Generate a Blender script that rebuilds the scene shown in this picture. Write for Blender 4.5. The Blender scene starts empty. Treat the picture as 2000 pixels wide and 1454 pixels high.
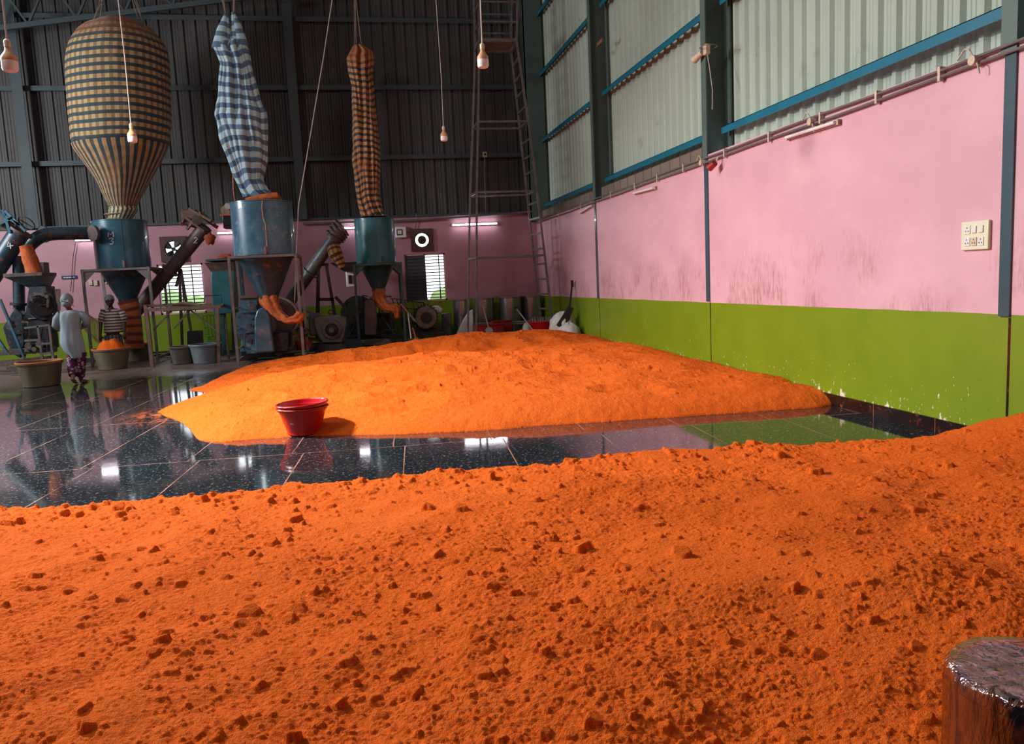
import bpy, math, random
import numpy as np
from mathutils import Vector
S = bpy.context.scene
COL = S.collection
random.seed(7); rng = np.random.default_rng(11)
PI = math.pi
# ------------------------------------------------------------------ camera
F = 1530.0
YAW, PITCH, ROLL = math.radians(10.6569), math.radians(-6.96437), math.radians(-2.73357)
EYE = Vector((0, 0, 1.6))
cy, sy, cp, sp, cr, sr = math.cos(YAW), math.sin(YAW), math.cos(PITCH), math.sin(PITCH), math.cos(ROLL), math.sin(ROLL)
FW = Vector((sy*cp, cy*cp, sp)); RT = Vector((cy, -sy, 0)); UP = RT.cross(FW)
R2 = cr*RT + sr*UP; U2 = -sr*RT + cr*UP
def A(px, py, v, ax=1):
    """surveyed point: where the sight line of a photo point meets the plane coordinate[ax] = v"""
    d = FW + R2*((px-1000)/F) - U2*((py-727)/F)
    return EYE + d*((v-EYE[ax])/d[ax])
cam = bpy.data.cameras.new('camera'); co = bpy.data.objects.new('camera', cam); COL.objects.link(co)
cam.sensor_width = 36; cam.lens = F/2000*36; cam.clip_start = .05
from mathutils import Matrix
M = Matrix((R2, U2, -FW)).transposed().to_4x4(); M.translation = EYE; co.matrix_world = M
S.camera = co
# ------------------------------------------------------------------ materials
def nt(name):
    m = bpy.data.materials.new(name); m.use_nodes = True
    n = m.node_tree.nodes; l = m.node_tree.links
    return m, n, l, n['Principled BSDF']
def noise(n, l, vec, scale, detail=4, rough=.6, dist=0.0):
    t = n.new('ShaderNodeTexNoise'); t.inputs['Scale'].default_value = scale
    t.inputs['Detail'].default_value = detail; t.inputs['Roughness'].default_value = rough
    t.inputs['Distortion'].default_value = dist
    l.new(vec, t.inputs['Vector']); return t.outputs['Fac']
def mapping(n, l, vec, sc=(1,1,1), loc=(0,0,0), rot=(0,0,0)):
    t = n.new('ShaderNodeMapping'); t.inputs['Scale'].default_value = sc
    t.inputs['Location'].default_value = loc; t.inputs['Rotation'].default_value = rot
    l.new(vec, t.inputs['Vector']); return t.outputs['Vector']
def wpos(n):
    return n.new('ShaderNodeNewGeometry').outputs['Position']
def objc(n):
    return n.new('ShaderNodeTexCoord').outputs['Object']
def ramp(n, l, v, a, b, lo=0., hi=1., smooth=True):
    t = n.new('ShaderNodeMapRange'); t.inputs['From Min'].default_value = a; t.inputs['From Max'].default_value = b
    t.inputs['To Min'].default_value = lo; t.inputs['To Max'].default_value = hi
    if smooth: t.interpolation_type = 'SMOOTHSTEP'
    l.new(v, t.inputs['Value']); return t.outputs['Result']
def math_(n, l, op, a, b=None, c=None):
    t = n.new('ShaderNodeMath'); t.operation = op
    for i, v in enumerate((a, b, c)):
        if v is None: continue
        if isinstance(v, (int, float)): t.inputs[i].default_value = v
        else: l.new(v, t.inputs[i])
    return t.outputs[0]
def mix(n, l, f, a, b, mode='MIX'):
    t = n.new('ShaderNodeMix'); t.data_type = 'RGBA'; t.blend_type = mode
    if isinstance(f, (int, float)): t.inputs[0].default_value = f
    else: l.new(f, t.inputs[0])
    for i, v in ((6, a), (7, b)):
        if isinstance(v, tuple): t.inputs[i].default_value = (*v[:3], 1)
        else: l.new(v, t.inputs[i])
    return t.outputs[2]
def bump(n, l, h, strength, dist, b):
    t = n.new('ShaderNodeBump'); t.inputs['Strength'].default_value = strength; t.inputs['Distance'].default_value = dist
    l.new(h, t.inputs['Height']); l.new(t.outputs[0], b.inputs['Normal'])
def sepxyz(n, l, v):
    t = n.new('ShaderNodeSeparateXYZ'); l.new(v, t.inputs[0]); return t.outputs
def plain(name, c, rough=.5, metal=0., var=.25, dirt=None, dirt_amt=.5, scale=3., bmp=0., emit=None, es=0., coat=0., spec=.5):
    m, n, l, b = nt(name)
    v = objc(n)
    f = noise(n, l, v, scale, 5)
    dark = tuple(x*(1-var) for x in c)
    col = mix(n, l, ramp(n, l, f, .3, .7), dark, c)
    if dirt:
        g = noise(n, l, v, scale*2.3, 6, .7)
        k = ramp(n, l, g, .62-.3*dirt_amt, .8-.15*dirt_amt)
        col = mix(n, l, k, col, dirt)
        r = ramp(n, l, k, 0, 1, rough, .85); l.new(r, b.inputs['Roughness'])
    else: b.inputs['Roughness'].default_value = rough
    l.new(col, b.inputs['Base Color'])
    b.inputs['Metallic'].default_value = metal
    b.inputs['Specular IOR Level'].default_value = spec
    b.inputs['Coat Weight'].default_value = coat
    if bmp: bump(n, l, noise(n, l, v, scale*8, 4), .5, bmp, b)
    if emit: b.inputs['Emission Color'].default_value = (*emit, 1); b.inputs['Emission Strength'].default_value = es
    return m
RUST = (.28, .09, .025); POW = (.80, .135, .012)
MT = {}
MT['blue_paint'] = plain('blue_paint', (.035, .135, .20), .3, .0, .35, (.15, .11, .08), .25, 2.2, coat=.3)
MT['blue_old'] = plain('blue_old', (.07, .19, .28), .3, .0, .5, (.24, .26, .26), .28, 2.6, coat=.35)
MT['mill_dark'] = plain('mill_dark', (.014, .034, .05), .5, .1, .4, RUST, .3, 4)
MT['mill_green'] = plain('mill_green', (.022, .05, .045), .55, .1, .4, RUST, .35, 4)
MT['guard_blue'] = plain('guard_blue', (.05, .15, .23), .3, 0, .3, (.30, .22, .18), .3, 1.2, coat=.3)
MT['blue_dark'] = plain('blue_dark', (.022, .065, .10), .4, .0, .4, RUST, .3, 3)
MT['teal_paint'] = plain('teal_paint', (.025, .15, .175), .35, 0, .3, (.08, .1, .09), .2, 3, coat=.2)
MT['teal_dark'] = plain('teal_dark', (.02, .075, .085), .5, 0, .4, RUST, .25, 3)
MT['frame_steel'] = plain('frame_steel', (.21, .20, .20), .5, .3, .4, RUST, .4, 5)
MT['dusty_steel'] = plain('dusty_steel', (.10, .085, .08), .6, .2, .4, (.30, .13, .07), .5, 6)
MT['galv'] = plain('galv', (.40, .38, .34), .45, .4, .3, (.28, .2, .14), .2, 4)
MT['dark_iron'] = plain('dark_iron', (.025, .02, .022), .6, .2, .4, (.10, .035, .02), .4, 5)
MT['stainless'] = plain('stainless', (.42, .42, .43), .28, .9, .15, None, .3, 2)
MT['column_paint'] = plain('column_paint', (.085, .13, .115), .5, 0, .2, (.13, .12, .07), .2, 1.2)
MT['column_blue'] = plain('column_blue', (.045, .085, .11), .3, 0, .15, None, .2, 1.2, coat=.3)
MT['far_steel'] = plain('far_steel', (.045, .065, .075), .6, 0, .2, None, .2, 1.2)
MT['girt_blue'] = plain('girt_blue', (.010, .145, .225), .4, 0, .15, None, 0, 2)
MT['wood'] = plain('wood', (.25, .13, .07), .7, 0, .4, None, 0, 6)
MT['old_wood'] = plain('old_wood', (.17, .11, .09), .8, 0, .4, RUST, .5, 6)
MT['rust_pipe'] = plain('rust_pipe', (.13, .10, .10), .5, .1, .4, (.22, .1, .06), .5, 4)
MT['grey_pipe'] = plain('grey_pipe', (.10, .13, .14), .45, .2, .4, (.2, .11, .07), .4, 4)
MT['conduit'] = plain('conduit', (.15, .13, .13), .5, 0, .2, (.3, .16, .12), .3, 3)
MT['cream'] = plain('cream', (.62, .50, .36), .5, 0, .2, (.4, .2, .1), .35, 25)
MT['white_plastic'] = plain('white_plastic', (.75, .72, .66), .4, 0, .1, (.3, .2, .1), .1, 25)
MT['switch_cream'] = plain('switch_cream', (.72, .70, .52), .35, 0, .05)
MT['tan_cap'] = plain('tan_cap', (.60, .33, .17), .6, 0, .3, (.5, .15, .04), .4, 30)
MT['bulb_white'] = plain('bulb_white', (.80, .74, .70), .35, 0, .05)
MT['rope'] = plain('rope', (.30, .20, .15), .9, 0, .3, None, 0, 10)
MT['cord'] = plain('cord', (.55, .47, .42), .8, 0, .2, (.4, .2, .12), .3, 10)
MT['red_plastic'] = plain('red_plastic', (.50, .006, .012), .32, 0, .15, None, 0, 3, coat=.2)
MT['red_dark'] = plain('red_dark', (.30, .008, .008), .45, 0, .3, (.45, .08, .02), .3, 8)
MT['white_sack'] = plain('white_sack', (.62, .62, .60), .6, 0, .2, (.5, .3, .2), .15, 6, bmp=.01)
MT['tub'] = plain('tub', (.15, .14, .085), .45, 0, .2, (.26, .12, .04), .45, 3)
MT['tub_grey'] = plain('tub_grey', (.11, .10, .085), .5, 0, .2, (.3, .14, .08), .35, 6)
MT['tub_blue'] = plain('tub_blue', (.14, .16, .19), .45, 0, .15, (.3, .17, .12), .25, 6)
MT['tub_rim'] = plain('tub_rim', (.55, .16, .04), .7, 0, .3, (.25, .18, .1), .2, 10)
MT['chair_green'] = plain('chair_green', (.12, .42, .06), .35, 0, .1)
MT['dark_panel'] = plain('dark_panel', (.05, .045, .045), .6, 0, .3)
MT['louver'] = plain('louver', (.055, .055, .065), .55, 0, .2)
MT['fan_brown'] = plain('fan_brown', (.085, .035, .032), .6, 0, .3, (.15, .06, .04), .3, 8)
MT['fan_blade'] = plain('fan_blade', (.015, .014, .016), .5, 0, .2)
MT['black_plastic'] = plain('black_plastic', (.012, .012, .014), .35, 0, .1)
MT['silver'] = plain('silver', (.55, .55, .58), .3, .8, .1)
MT['cap_grey'] = plain('cap_grey', (.20, .24, .27), .7, 0, .2)
MT['coat_grey'] = plain('coat_grey', (.26, .33, .38), .8, 0, .15, None, 0, 4, bmp=.006)
MT['mask_white'] = plain('mask_white', (.55, .52, .50), .8)
MT['skin'] = plain('skin', (.20, .085, .05), .55, 0, .1)
MT['skin_dark'] = plain('skin_dark', (.055, .025, .018), .55, 0, .1)
MT['tube_on'] = plain('tube_on', (1, 1, 1), .4, emit=(.85, .92, 1.0), es=24)
MT['white_paint'] = plain('white_paint', (.8, .82, .8), .5, 0, .05)
MT['sign_blue'] = plain('sign_blue', (.01, .015, .10), .4)
MT['orange_cloth'] = plain('orange_cloth', (.60, .13, .025), .85, 0, .4, (.36, .05, .01), .4, 9, bmp=.03)
MT['red_cloth'] = plain('red_cloth', (.33, .05, .02), .85, 0, .3)
MT['orange_paint'] = plain('orange_paint', (.5, .10, .04), .5, 0, .3, (.2, .05, .02), .3, 8)
MT['yellow_rail'] = plain('yellow_rail', (.40, .27, .13), .6, 0, .3)
MT['tube_fixture'] = plain('tube_fixture', (.50, .40, .38), .4, 0, .1, (.4, .2, .15), .2, 12)
MT['red_lamp'] = plain('red_lamp', (.35, .02, .015), .4)

def powder(name, lumpy):
    m, n, l, b = nt(name)
    p = wpos(n)
    f = noise(n, l, p, 1.1, 5); g = noise(n, l, p, 60, 4, .7); h = noise(n, l, p, 220, 3, .7)
    c = mix(n, l, ramp(n, l, f, .35, .65), (.76, .108, .010), (.86, .14, .015))
    c = mix(n, l, ramp(n, l, g, .3, .75), c, (.93, .19, .025))
    l.new(c, b.inputs['Base Color']); b.inputs['Roughness'].default_value = .95
    b.inputs['Specular IOR Level'].default_value = .08
    hh = math_(n, l, 'MULTIPLY_ADD', g, 1.0, math_(n, l, 'MULTIPLY', h, .35))
    bump(n, l, hh, 1.0, .016 if lumpy else .018, b)
    return m
MT['powder'] = powder('chilli_powder', True)
MT['powder_fine'] = powder('chilli_powder_fine', False)

def floor_mat():
    m, n, l, b = nt('black_granite')
    p = wpos(n)
    v = mapping(n, l, p, (1, 1, 1), (3.11+.0, -7.62-.0, 0), (0, 0, math.radians(4.)))
    br = n.new('ShaderNodeTexBrick'); l.new(v, br.inputs['Vector'])
    br.inputs['Scale'].default_value = 1; br.inputs['Brick Width'].default_value = .97; br.inputs['Row Height'].default_value = 2.55
    br.inputs['Mortar Size'].default_value = .0055; br.inputs['Mortar Smooth'].default_value = .3; br.offset = .12; br.offset_frequency = 2
    br.inputs['Color1'].default_value = (0, 0, 0, 1); br.inputs['Color2'].default_value = (1, 1, 1, 1)
    joint = br.outputs['Fac']
    sep = sepxyz(n, l, p)
    sp1 = ramp(n, l, noise(n, l, p, 30, 4, .75), .57, .65)
    base = mix(n, l, sp1, (.012, .015, .019), (.22, .23, .24))
    # powder dust trodden over the slabs: thin veil, heavier by the machines and beside the heaps
    d1 = noise(n, l, p, .55, 6, .65, .4)
    d2 = noise(n, l, mapping(n, l, p, (1, .45, 1)), 4, 6, .7, .6)
    near_m = ramp(n, l, sep[1], 15.2, 17.4)
    veil = math_(n, l, 'MULTIPLY', ramp(n, l, d1, .42, .75), ramp(n, l, d2, .35, .75))
    veil = math_(n, l, 'MULTIPLY', veil, .35)
    veil = math_(n, l, 'MAXIMUM', veil, math_(n, l, 'MULTIPLY', near_m, ramp(n, l, d2, .2, .6, .55, 1.0)))
    # spill round the left toe of the far heap
    dx = math_(n, l, 'SUBTRACT', sep[0], -2.6); dy = math_(n, l, 'SUBTRACT', sep[1], 11.0)
    r = math_(n, l, 'SQRT', math_(n, l, 'ADD', math_(n, l, 'MULTIPLY', dx, dx), math_(n, l, 'MULTIPLY', math_(n, l, 'MULTIPLY', dy, dy), .3)))
    spill = math_(n, l, 'MULTIPLY', ramp(n, l, r, .75, .05), ramp(n, l, noise(n, l, mapping(n, l, p, (1, .35, 1)), 5, 5, .7, 1.5), .45, .62))
    dx2 = math_(n, l, 'SUBTRACT', sep[0], 1.9); dy2 = math_(n, l, 'SUBTRACT', sep[1], 6.3)
    r2 = math_(n, l, 'SQRT', math_(n, l, 'ADD', math_(n, l, 'MULTIPLY', dx2, dx2), math_(n, l, 'MULTIPLY', math_(n, l, 'MULTIPLY', dy2, dy2), 3)))
    spill2 = math_(n, l, 'MULTIPLY', ramp(n, l, r2, .8, .1), ramp(n, l, noise(n, l, mapping(n, l, p, (.5, 2, 1)), 5, 5, .7, 1.5), .52, .7))
    sp_ = math_(n, l, 'MAXIMUM', spill, spill2)
    col = mix(n, l, math_(n, l, 'MULTIPLY', veil, .8), base, (.16, .10, .085))
    jd = ramp(n, l, noise(n, l, p, 1.3, 5, .7), .3, .65, .18, 1.)
    jw = math_(n, l, 'MULTIPLY', joint, jd)
    col = mix(n, l, jw, col, (.36, .15, .09))
    jw2 = math_(n, l, 'MULTIPLY', sp_, .6)
    col = mix(n, l, jw2, col, (.75, .14, .02))
    l.new(col, b.inputs['Base Color'])
    rr = math_(n, l, 'MULTIPLY_ADD', veil, .42, .05)
    rr = math_(n, l, 'MAXIMUM', rr, math_(n, l, 'MULTIPLY', math_(n, l, 'MAXIMUM', jw, jw2), .8))
    l.new(rr, b.inputs['Roughness'])
    b.inputs['Specular IOR Level'].default_value = .75
    h = math_(n, l, 'MULTIPLY_ADD', noise(n, l, mapping(n, l, p, (1, 1, 1)), 38, 3, .6), .06, math_(n, l, 'MULTIPLY', joint, -.5))
    bump(n, l, h, .35, .004, b)
    return m
MT['floor'] = floor_mat()

def pink_green(far):
    m, n, l, b = nt('painted_plaster_far' if far else 'painted_plaster')
    p = wpos(n); s = sepxyz(n, l, p)
    along = s[0] if far else s[1]
    lo = math_(n, l, 'MULTIPLY_ADD', noise(n, l, p, .8, 3), .03, 0)
    if far: zl = math_(n, l, 'ADD', lo, 1.02)
    else: zl = math_(n, l, 'ADD', math_(n, l, 'MULTIPLY_ADD', s[1], -.0058, 1.12), lo)
    isp = math_(n, l, 'GREATER_THAN', s[2], zl)
    patch = ramp(n, l, noise(n, l, mapping(n, l, p, (.7, .7, 1.1)), 1.2, 5, .6), .35, .7)
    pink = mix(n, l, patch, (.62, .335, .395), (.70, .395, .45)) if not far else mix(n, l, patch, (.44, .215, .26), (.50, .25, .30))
    # hand and sack scuffs above the dado line, of their own shape
    sc = (17, 17, 3.2)
    st = noise(n, l, mapping(n, l, p, sc), 1.6, 6, .75, .5)
    band = math_(n, l, 'MULTIPLY', ramp(n, l, s[2], 2.05, 1.3), ramp(n, l, s[2], .9, 1.1))
    blot = ramp(n, l, noise(n, l, p, 1.3, 5), .42, .64)
    k = math_(n, l, 'MULTIPLY', math_(n, l, 'MULTIPLY', band, ramp(n, l, st, .38, .66)), blot)
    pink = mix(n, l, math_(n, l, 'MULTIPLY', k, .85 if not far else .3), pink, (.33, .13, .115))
    sp1 = math_(n, l, 'MULTIPLY', ramp(n, l, noise(n, l, mapping(n, l, p, (22, 22, 9)), 1.4, 5, .8), .67, .72), band)
    pink = mix(n, l, math_(n, l, 'MULTIPLY', sp1, .8), pink, (.30, .05, .04))
    gn = ramp(n, l, noise(n, l, p, 1.6, 5), .3, .7)
    green = mix(n, l, gn, (.145, .215, .003), (.175, .245, .005))
    if not far:
        ch = noise(n, l, mapping(n, l, p, (30, 30, 17)), 1.1, 3, .6)
        th = ramp(n, l, s[2], .1, 1.0, .655, .80, False)
        chip = math_(n, l, 'GREATER_THAN', ch, th)
        ed = math_(n, l, 'LESS_THAN', s[2], math_(n, l, 'MULTIPLY_ADD', ramp(n, l, noise(n, l, mapping(n, l, p, (1, 1, .2)), 7, 5, .75), .5, .75), .12, .125))
        green = mix(n, l, math_(n, l, 'MAXIMUM', chip, ed), green, (.75, .62, .48))
    col = mix(n, l, isp, green, pink)
    l.new(col, b.inputs['Base Color']); b.inputs['Roughness'].default_value = .42
    b.inputs['Specular IOR Level'].default_value = .4
    bump(n, l, noise(n, l, mapping(n, l, p, (30, 30, 5)), 1.5, 5, .6), .25, .004, b)
    return m
MT['plaster'] = pink_green(False); MT['plaster_far'] = pink_green(True)

def brick_mat():
    m, n, l, b = nt('bare_brick')
    p = wpos(n); s = sepxyz(n, l, p)
    c = n.new('ShaderNodeCombineXYZ'); l.new(math_(n, l, 'ADD', s[0], s[1]), c.inputs[0]); l.new(s[2], c.inputs[1])
    br = n.new('ShaderNodeTexBrick'); l.new(c.outputs[0], br.inputs['Vector'])
    br.inputs['Scale'].default_value = 1; br.inputs['Brick Width'].default_value = .42; br.inputs['Row Height'].default_value = .2
    br.inputs['Mortar Size'].default_value = .012
    br.inputs['Color1'].default_value = (.16, .12, .09, 1); br.inputs['Color2'].default_value = (.21, .17, .13, 1); br.inputs['Mortar'].default_value = (.05, .035, .03, 1)
    l.new(br.outputs['Color'], b.inputs['Base Color']); b.inputs['Roughness'].default_value = .9
    return m
MT['brick'] = brick_mat()
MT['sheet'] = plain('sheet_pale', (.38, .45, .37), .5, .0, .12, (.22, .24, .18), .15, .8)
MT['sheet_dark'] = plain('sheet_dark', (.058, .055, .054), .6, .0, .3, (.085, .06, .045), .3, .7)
MT['roof'] = plain('roof_sheet', (.10, .11, .12), .7, 0, .2)
MT['skirting'] = plain('skirting', (.020, .010, .009), .12, 0, .4, (.30, .07, .02), .2, 3, spec=.6)
MT['outside_ground'] = plain('outside_ground', (.55, .50, .22), .9, 0, .3)
MT['outside_green'] = plain('outside_green', (.30, .45, .16), .9, 0, .4)

def check(name, base, dark, side, sz=.11, hz=.5, vz=.5, stain=.3, vertical=False, stain_top=None, hk=1., vk=.45):
    m, n, l, b = nt(name)
    uv = n.new('ShaderNodeUVMap'); uv.uv_map = 'UVMap'
    s = sepxyz(n, l, uv.outputs[0]); u, v = (s[1], s[0]) if vertical else (s[0], s[1])
    def stripe(x, f): 
        fr = math_(n, l, 'FRACT', math_(n, l, 'DIVIDE', x, sz))
        return math_(n, l, 'LESS_THAN', fr, f)
    hs = stripe(v, hz); vs = stripe(u, vz)
    c = mix(n, l, math_(n, l, 'MULTIPLY', vs, vk), base, side)
    c2 = mix(n, l, math_(n, l, 'MULTIPLY', vs, .35), dark, tuple(x*.6 for x in dark))
    c = mix(n, l, math_(n, l, 'MULTIPLY', hs, hk), c, c2)
    p = wpos(n)
    k = math_(n, l, 'MULTIPLY', ramp(n, l, noise(n, l, p, 1.6, 5, .65), .62-.3*stain, .85-.3*stain), min(1, stain*1.6))
    if stain_top:
        z = sepxyz(n, l, p)[2]
        kt = ramp(n, l, math_(n, l, 'MULTIPLY_ADD', noise(n, l, p, 2, 4), .5, z), stain_top, stain_top+.5)
        k = math_(n, l, 'MAXIMUM', k, math_(n, l, 'MULTIPLY', kt, .93))
    c = mix(n, l, k, c, (.36, .12, .045))
    l.new(c, b.inputs['Base Color']); b.inputs['Roughness'].default_value = .85
    b.inputs['Sheen Weight'].default_value = .1
    bump(n, l, noise(n, l, mapping(n, l, p, (1, 1, .5)), 5, 4, .6), .5, .03, b)
    return m
MT['check_tan'] = check('check_tan', (.47, .30, .135), (.03, .055, .065), (.19, .13, .06), .168, .46, .48, .22, stain_top=7.45, vk=.85)
MT['check_tan_v'] = check('check_tan_v', (.40, .24, .10), (.03, .05, .06), (.22, .12, .05), .19, .5, .5, .35, vertical=True, vk=.3)
MT['check_neck'] = check('check_neck', (.55, .47, .22), (.03, .06, .08), (.36, .27, .12), .10, .45, .5, .05, vertical=True, vk=.6)
MT['stripe_blue'] = check('stripe_blue', (.36, .50, .54), (.08, .15, .23), (.22, .33, .38), .22, .46, .5, .16, vk=.35)
MT['stripe_orange'] = check('stripe_orange', (.50, .22, .075), (.045, .05, .055), (.20, .08, .035), .15, .45, .5, .42, stain_top=7.1, vk=.6)
MT['sock_orange'] = check('sock_orange', (.50, .13, .035), (.18, .045, .02), (.45, .12, .03), .19, .4, .5, .15, vk=.1)
MT['check_small'] = check('check_small', (.45, .24, .06), (.06, .035, .02), (.2, .09, .03), .12, .45, .5, .1, vk=.8)
MT['shirt_stripe'] = check('shirt_stripe', (.48, .42, .36), (.07, .05, .045), (.48, .42, .36), .065, .45, .5, 0, vk=0)
MT['lungi'] = check('lungi', (.12, .13, .15), (.03, .035, .05), (.2, .2, .22), .09, .5, .3, 0, vertical=True)
def floral():
    m, n, l, b = nt('purple_floral')
    v = n.new('ShaderNodeTexVoronoi'); v.inputs['Scale'].default_value = 13; l.new(objc(n), v.inputs['Vector'])
    d = v.outputs['Distance']
    k = math_(n, l, 'MULTIPLY', math_(n, l, 'GREATER_THAN', d, .22), math_(n, l, 'LESS_THAN', d, .4))
    k2 = math_(n, l, 'MAXIMUM', k, math_(n, l, 'LESS_THAN', d, .1))
    l.new(mix(n, l, k2, (.075, .012, .06), (.42, .30, .36)), b.inputs['Base Color']); b.inputs['Roughness'].default_value = .85
    return m
MT['floral'] = floral()
def film():
    m, n, l, b = nt('shrink_film')
    out = n['Material Output']
    tr = n.new('ShaderNodeBsdfTransparent'); gl = n.new('ShaderNodeBsdfGlossy'); gl.inputs['Roughness'].default_value = .09
    gl.inputs['Color'].default_value = (.9, .9, .95, 1); tr.inputs['Color'].default_value = (.72, .68, .66, 1)
    lw = n.new('ShaderNodeLayerWeight'); lw.inputs['Blend'].default_value = .28
    bp = n.new('ShaderNodeBump'); bp.inputs['Strength'].default_value = .8; bp.inputs['Distance'].default_value = .02
    l.new(noise(n, l, mapping(n, l, objc(n), (1, 1, .35)), 22, 4, .6, 1.2), bp.inputs['Height'])
    l.new(bp.outputs[0], gl.inputs['Normal']); l.new(bp.outputs[0], lw.inputs['Normal'])
    mx = n.new('ShaderNodeMixShader'); l.new(ramp(n, l, lw.outputs['Facing'], 0, 1, .09, .7, False), mx.inputs[0])
    l.new(tr.outputs[0], mx.inputs[1]); l.new(gl.outputs[0], mx.inputs[2]); l.new(mx.outputs[0], out.inputs['Surface'])
    return m
MT['film'] = film()
def packcore():
    m, n, l, b = nt('packed_bundle')
    v = mapping(n, l, objc(n), (1, 1, .3))
    f = noise(n, l, v, 14, 4, .6, 1.); g = noise(n, l, v, 9, 3, .6, .5)
    c = mix(n, l, ramp(n, l, f, .40, .52), (.012, .016, .035), (.42, .10, .025))
    c = mix(n, l, ramp(n, l, g, .58, .68), c, (.42, .22, .06))
    l.new(c, b.inputs['Base Color']); b.inputs['Roughness'].default_value = .35
    bump(n, l, f, .8, .02, b)
    return m
MT['bundle'] = packcore()
# ------------------------------------------------------------------ mesh builder
ORG = {}
def tag(o, label=None, cat=None, group=None, kind=None):
    if label: o['label'] = label
    if cat: o['category'] = cat
    if group: o['group'] = group
    if kind: o['kind'] = kind
    return o
def thing(name, label, cat, loc, group=None):
    o = bpy.data.objects.new(name, None); COL.objects.link(o); o.location = loc; o.empty_display_size = .1
    ORG[o] = Vector(loc); return tag(o, label, cat, group)
def basis(d):
    d = Vector(d).normalized(); a = Vector((0, 0, 1)) if abs(d.z) < .9 else Vector((1, 0, 0))
    u = d.cross(a).normalized(); return u, u.cross(d).normalized(), d
class MB:
    def __init__(s): s.v = []; s.f = []; s.uv = {}
    def add(s, vs, fs, uvs=None):
        o = len(s.v); s.v += [Vector(x) for x in vs]
        for k, f in enumerate(fs):
            s.f.append(tuple(i+o for i in f))
            if uvs: s.uv[len(s.f)-1] = uvs[k]
        return s
    def box(s, a, b):
        x0, y0, z0 = a; x1, y1, z1 = b
        return s.add([(x0,y0,z0),(x1,y0,z0),(x1,y1,z0),(x0,y1,z0),(x0,y0,z1),(x1,y0,z1),(x1,y1,z1),(x0,y1,z1)],
              [(0,3,2,1),(4,5,6,7),(0,1,5,4),(1,2,6,5),(2,3,7,6),(3,0,4,7)])
    def cbox(s, c, d): return s.box([c[i]-d[i]/2 for i in range(3)], [c[i]+d[i]/2 for i in range(3)])
    def obox(s, p0, p1, w, h, up=None):
        """bar of section w x h between two points"""
        p0 = Vector(p0); p1 = Vector(p1); u, v, d = basis(p1-p0)
        if up: 
            v = Vector(up); u = d.cross(v).normalized(); v = u.cross(d).normalized()
        vs = []
        for p in (p0, p1):
            for a, b in ((-1,-1),(1,-1),(1,1),(-1,1)): vs.append(p+u*a*w/2+v*b*h/2)
        return s.add(vs, [(0,3,2,1),(4,5,6,7),(0,1,5,4),(1,2,6,5),(2,3,7,6),(3,0,4,7)])
    def cone(s, p0, p1, r0, r1, n=24, cap=True):
        return s.tube([p0, p1], [r0, r1], n, cap)
    def tube(s, pts, rs, n=8, cap=True):
        pts = [Vector(p) for p in pts]
        if isinstance(rs, (int, float)): rs = [rs]*len(pts)
        vs = []; L = 0; ls = []; pu = None
        for i, p in enumerate(pts):
            d = (pts[min(i+1, len(pts)-1)]-pts[max(i-1, 0)])
            if d.length < 1e-9: d = Vector((0, 0, 1))
            d.normalize()
            if pu is None: u, v, _ = basis(d)
            else: u = (pu-d*pu.dot(d)).normalized(); v = u.cross(d).normalized()
            pu = u
            if i: L += (p-pts[i-1]).length
            ls.append(L)
            for k in range(n):
                a = 2*PI*k/n; vs.append(p+(u*math.cos(a)+v*math.sin(a))*rs[i])
        fs = []; uv = []
        for i in range(len(pts)-1):
            for k in range(n):
                k2 = (k+1) % n
                fs.append((i*n+k, i*n+k2, (i+1)*n+k2, (i+1)*n+k))
                r = max(rs); c = 2*PI*r/n
                uv.append(((k*c, ls[i]), ((k+1)*c, ls[i]), ((k+1)*c, ls[i+1]), (k*c, ls[i+1])))
        if cap:
            fs.append(tuple(reversed(range(n)))); uv.append([(0, 0)]*n)
            fs.append(tuple(range((len(pts)-1)*n, len(pts)*n))); uv.append([(0, 0)]*n)
        return s.add(vs, fs, uv)
    def lathe(s, c, prof, n=32, cap=True, sq=None):
        """profile of (radius, z) revolved about the vertical through c"""
        vs = []; fs = []; uv = []; L = 0
        R = max(p[0] for p in prof); cc = 2*PI*R/n
        for i, (r, z) in enumerate(prof):
            for k in range(n):
                a = 2*PI*k/n; q = sq(a, z) if sq else 1
                vs.append((c[0]+r*q*math.cos(a), c[1]+r*q*math.sin(a), z))
        for i in range(len(prof)-1):
            dl = math.dist(prof[i], prof[i+1])
            for k in range(n):
                k2 = (k+1) % n
                fs.append((i*n+k, i*n+k2, (i+1)*n+k2, (i+1)*n+k))
                uv.append(((k*cc, L), ((k+1)*cc, L), ((k+1)*cc, L+dl), (k*cc, L+dl)))
            L += dl
        if cap:
            fs.append(tuple(reversed(range(n)))); uv.append([(0, 0)]*n)
            fs.append(tuple(range((len(prof)-1)*n, len(prof)*n))); uv.append([(0, 0)]*n)
        return s.add(vs, fs, uv)
    def loft(s, rings, n=20, fold=0, cap=True):
        """rings of (cx, cy, cz, rx, ry)"""
        vs = []; fs = []; uv = []; L = 0
        R = max(max(r[3], r[4]) for r in rings); cc = 2*PI*R/n; ls = []
        for i, (x, y, z, rx, ry) in enumerate(rings):
            if i: L += math.dist(rings[i][:3], rings[i-1][:3])
            ls.append(L)
            for k in range(n):
                a = 2*PI*k/n; q = 1+fold*math.sin(7*a+z*3)+fold*.6*math.sin(11*a-z*5)
                vs.append((x+rx*q*math.cos(a), y+ry*q*math.sin(a), z))
        for i in range(len(rings)-1):
            for k in range(n):
                k2 = (k+1) % n
                fs.append((i*n+k, i*n+k2, (i+1)*n+k2, (i+1)*n+k))
                uv.append(((k*cc, ls[i]), ((k+1)*cc, ls[i]), ((k+1)*cc, ls[i+1]), (k*cc, ls[i+1])))
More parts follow.
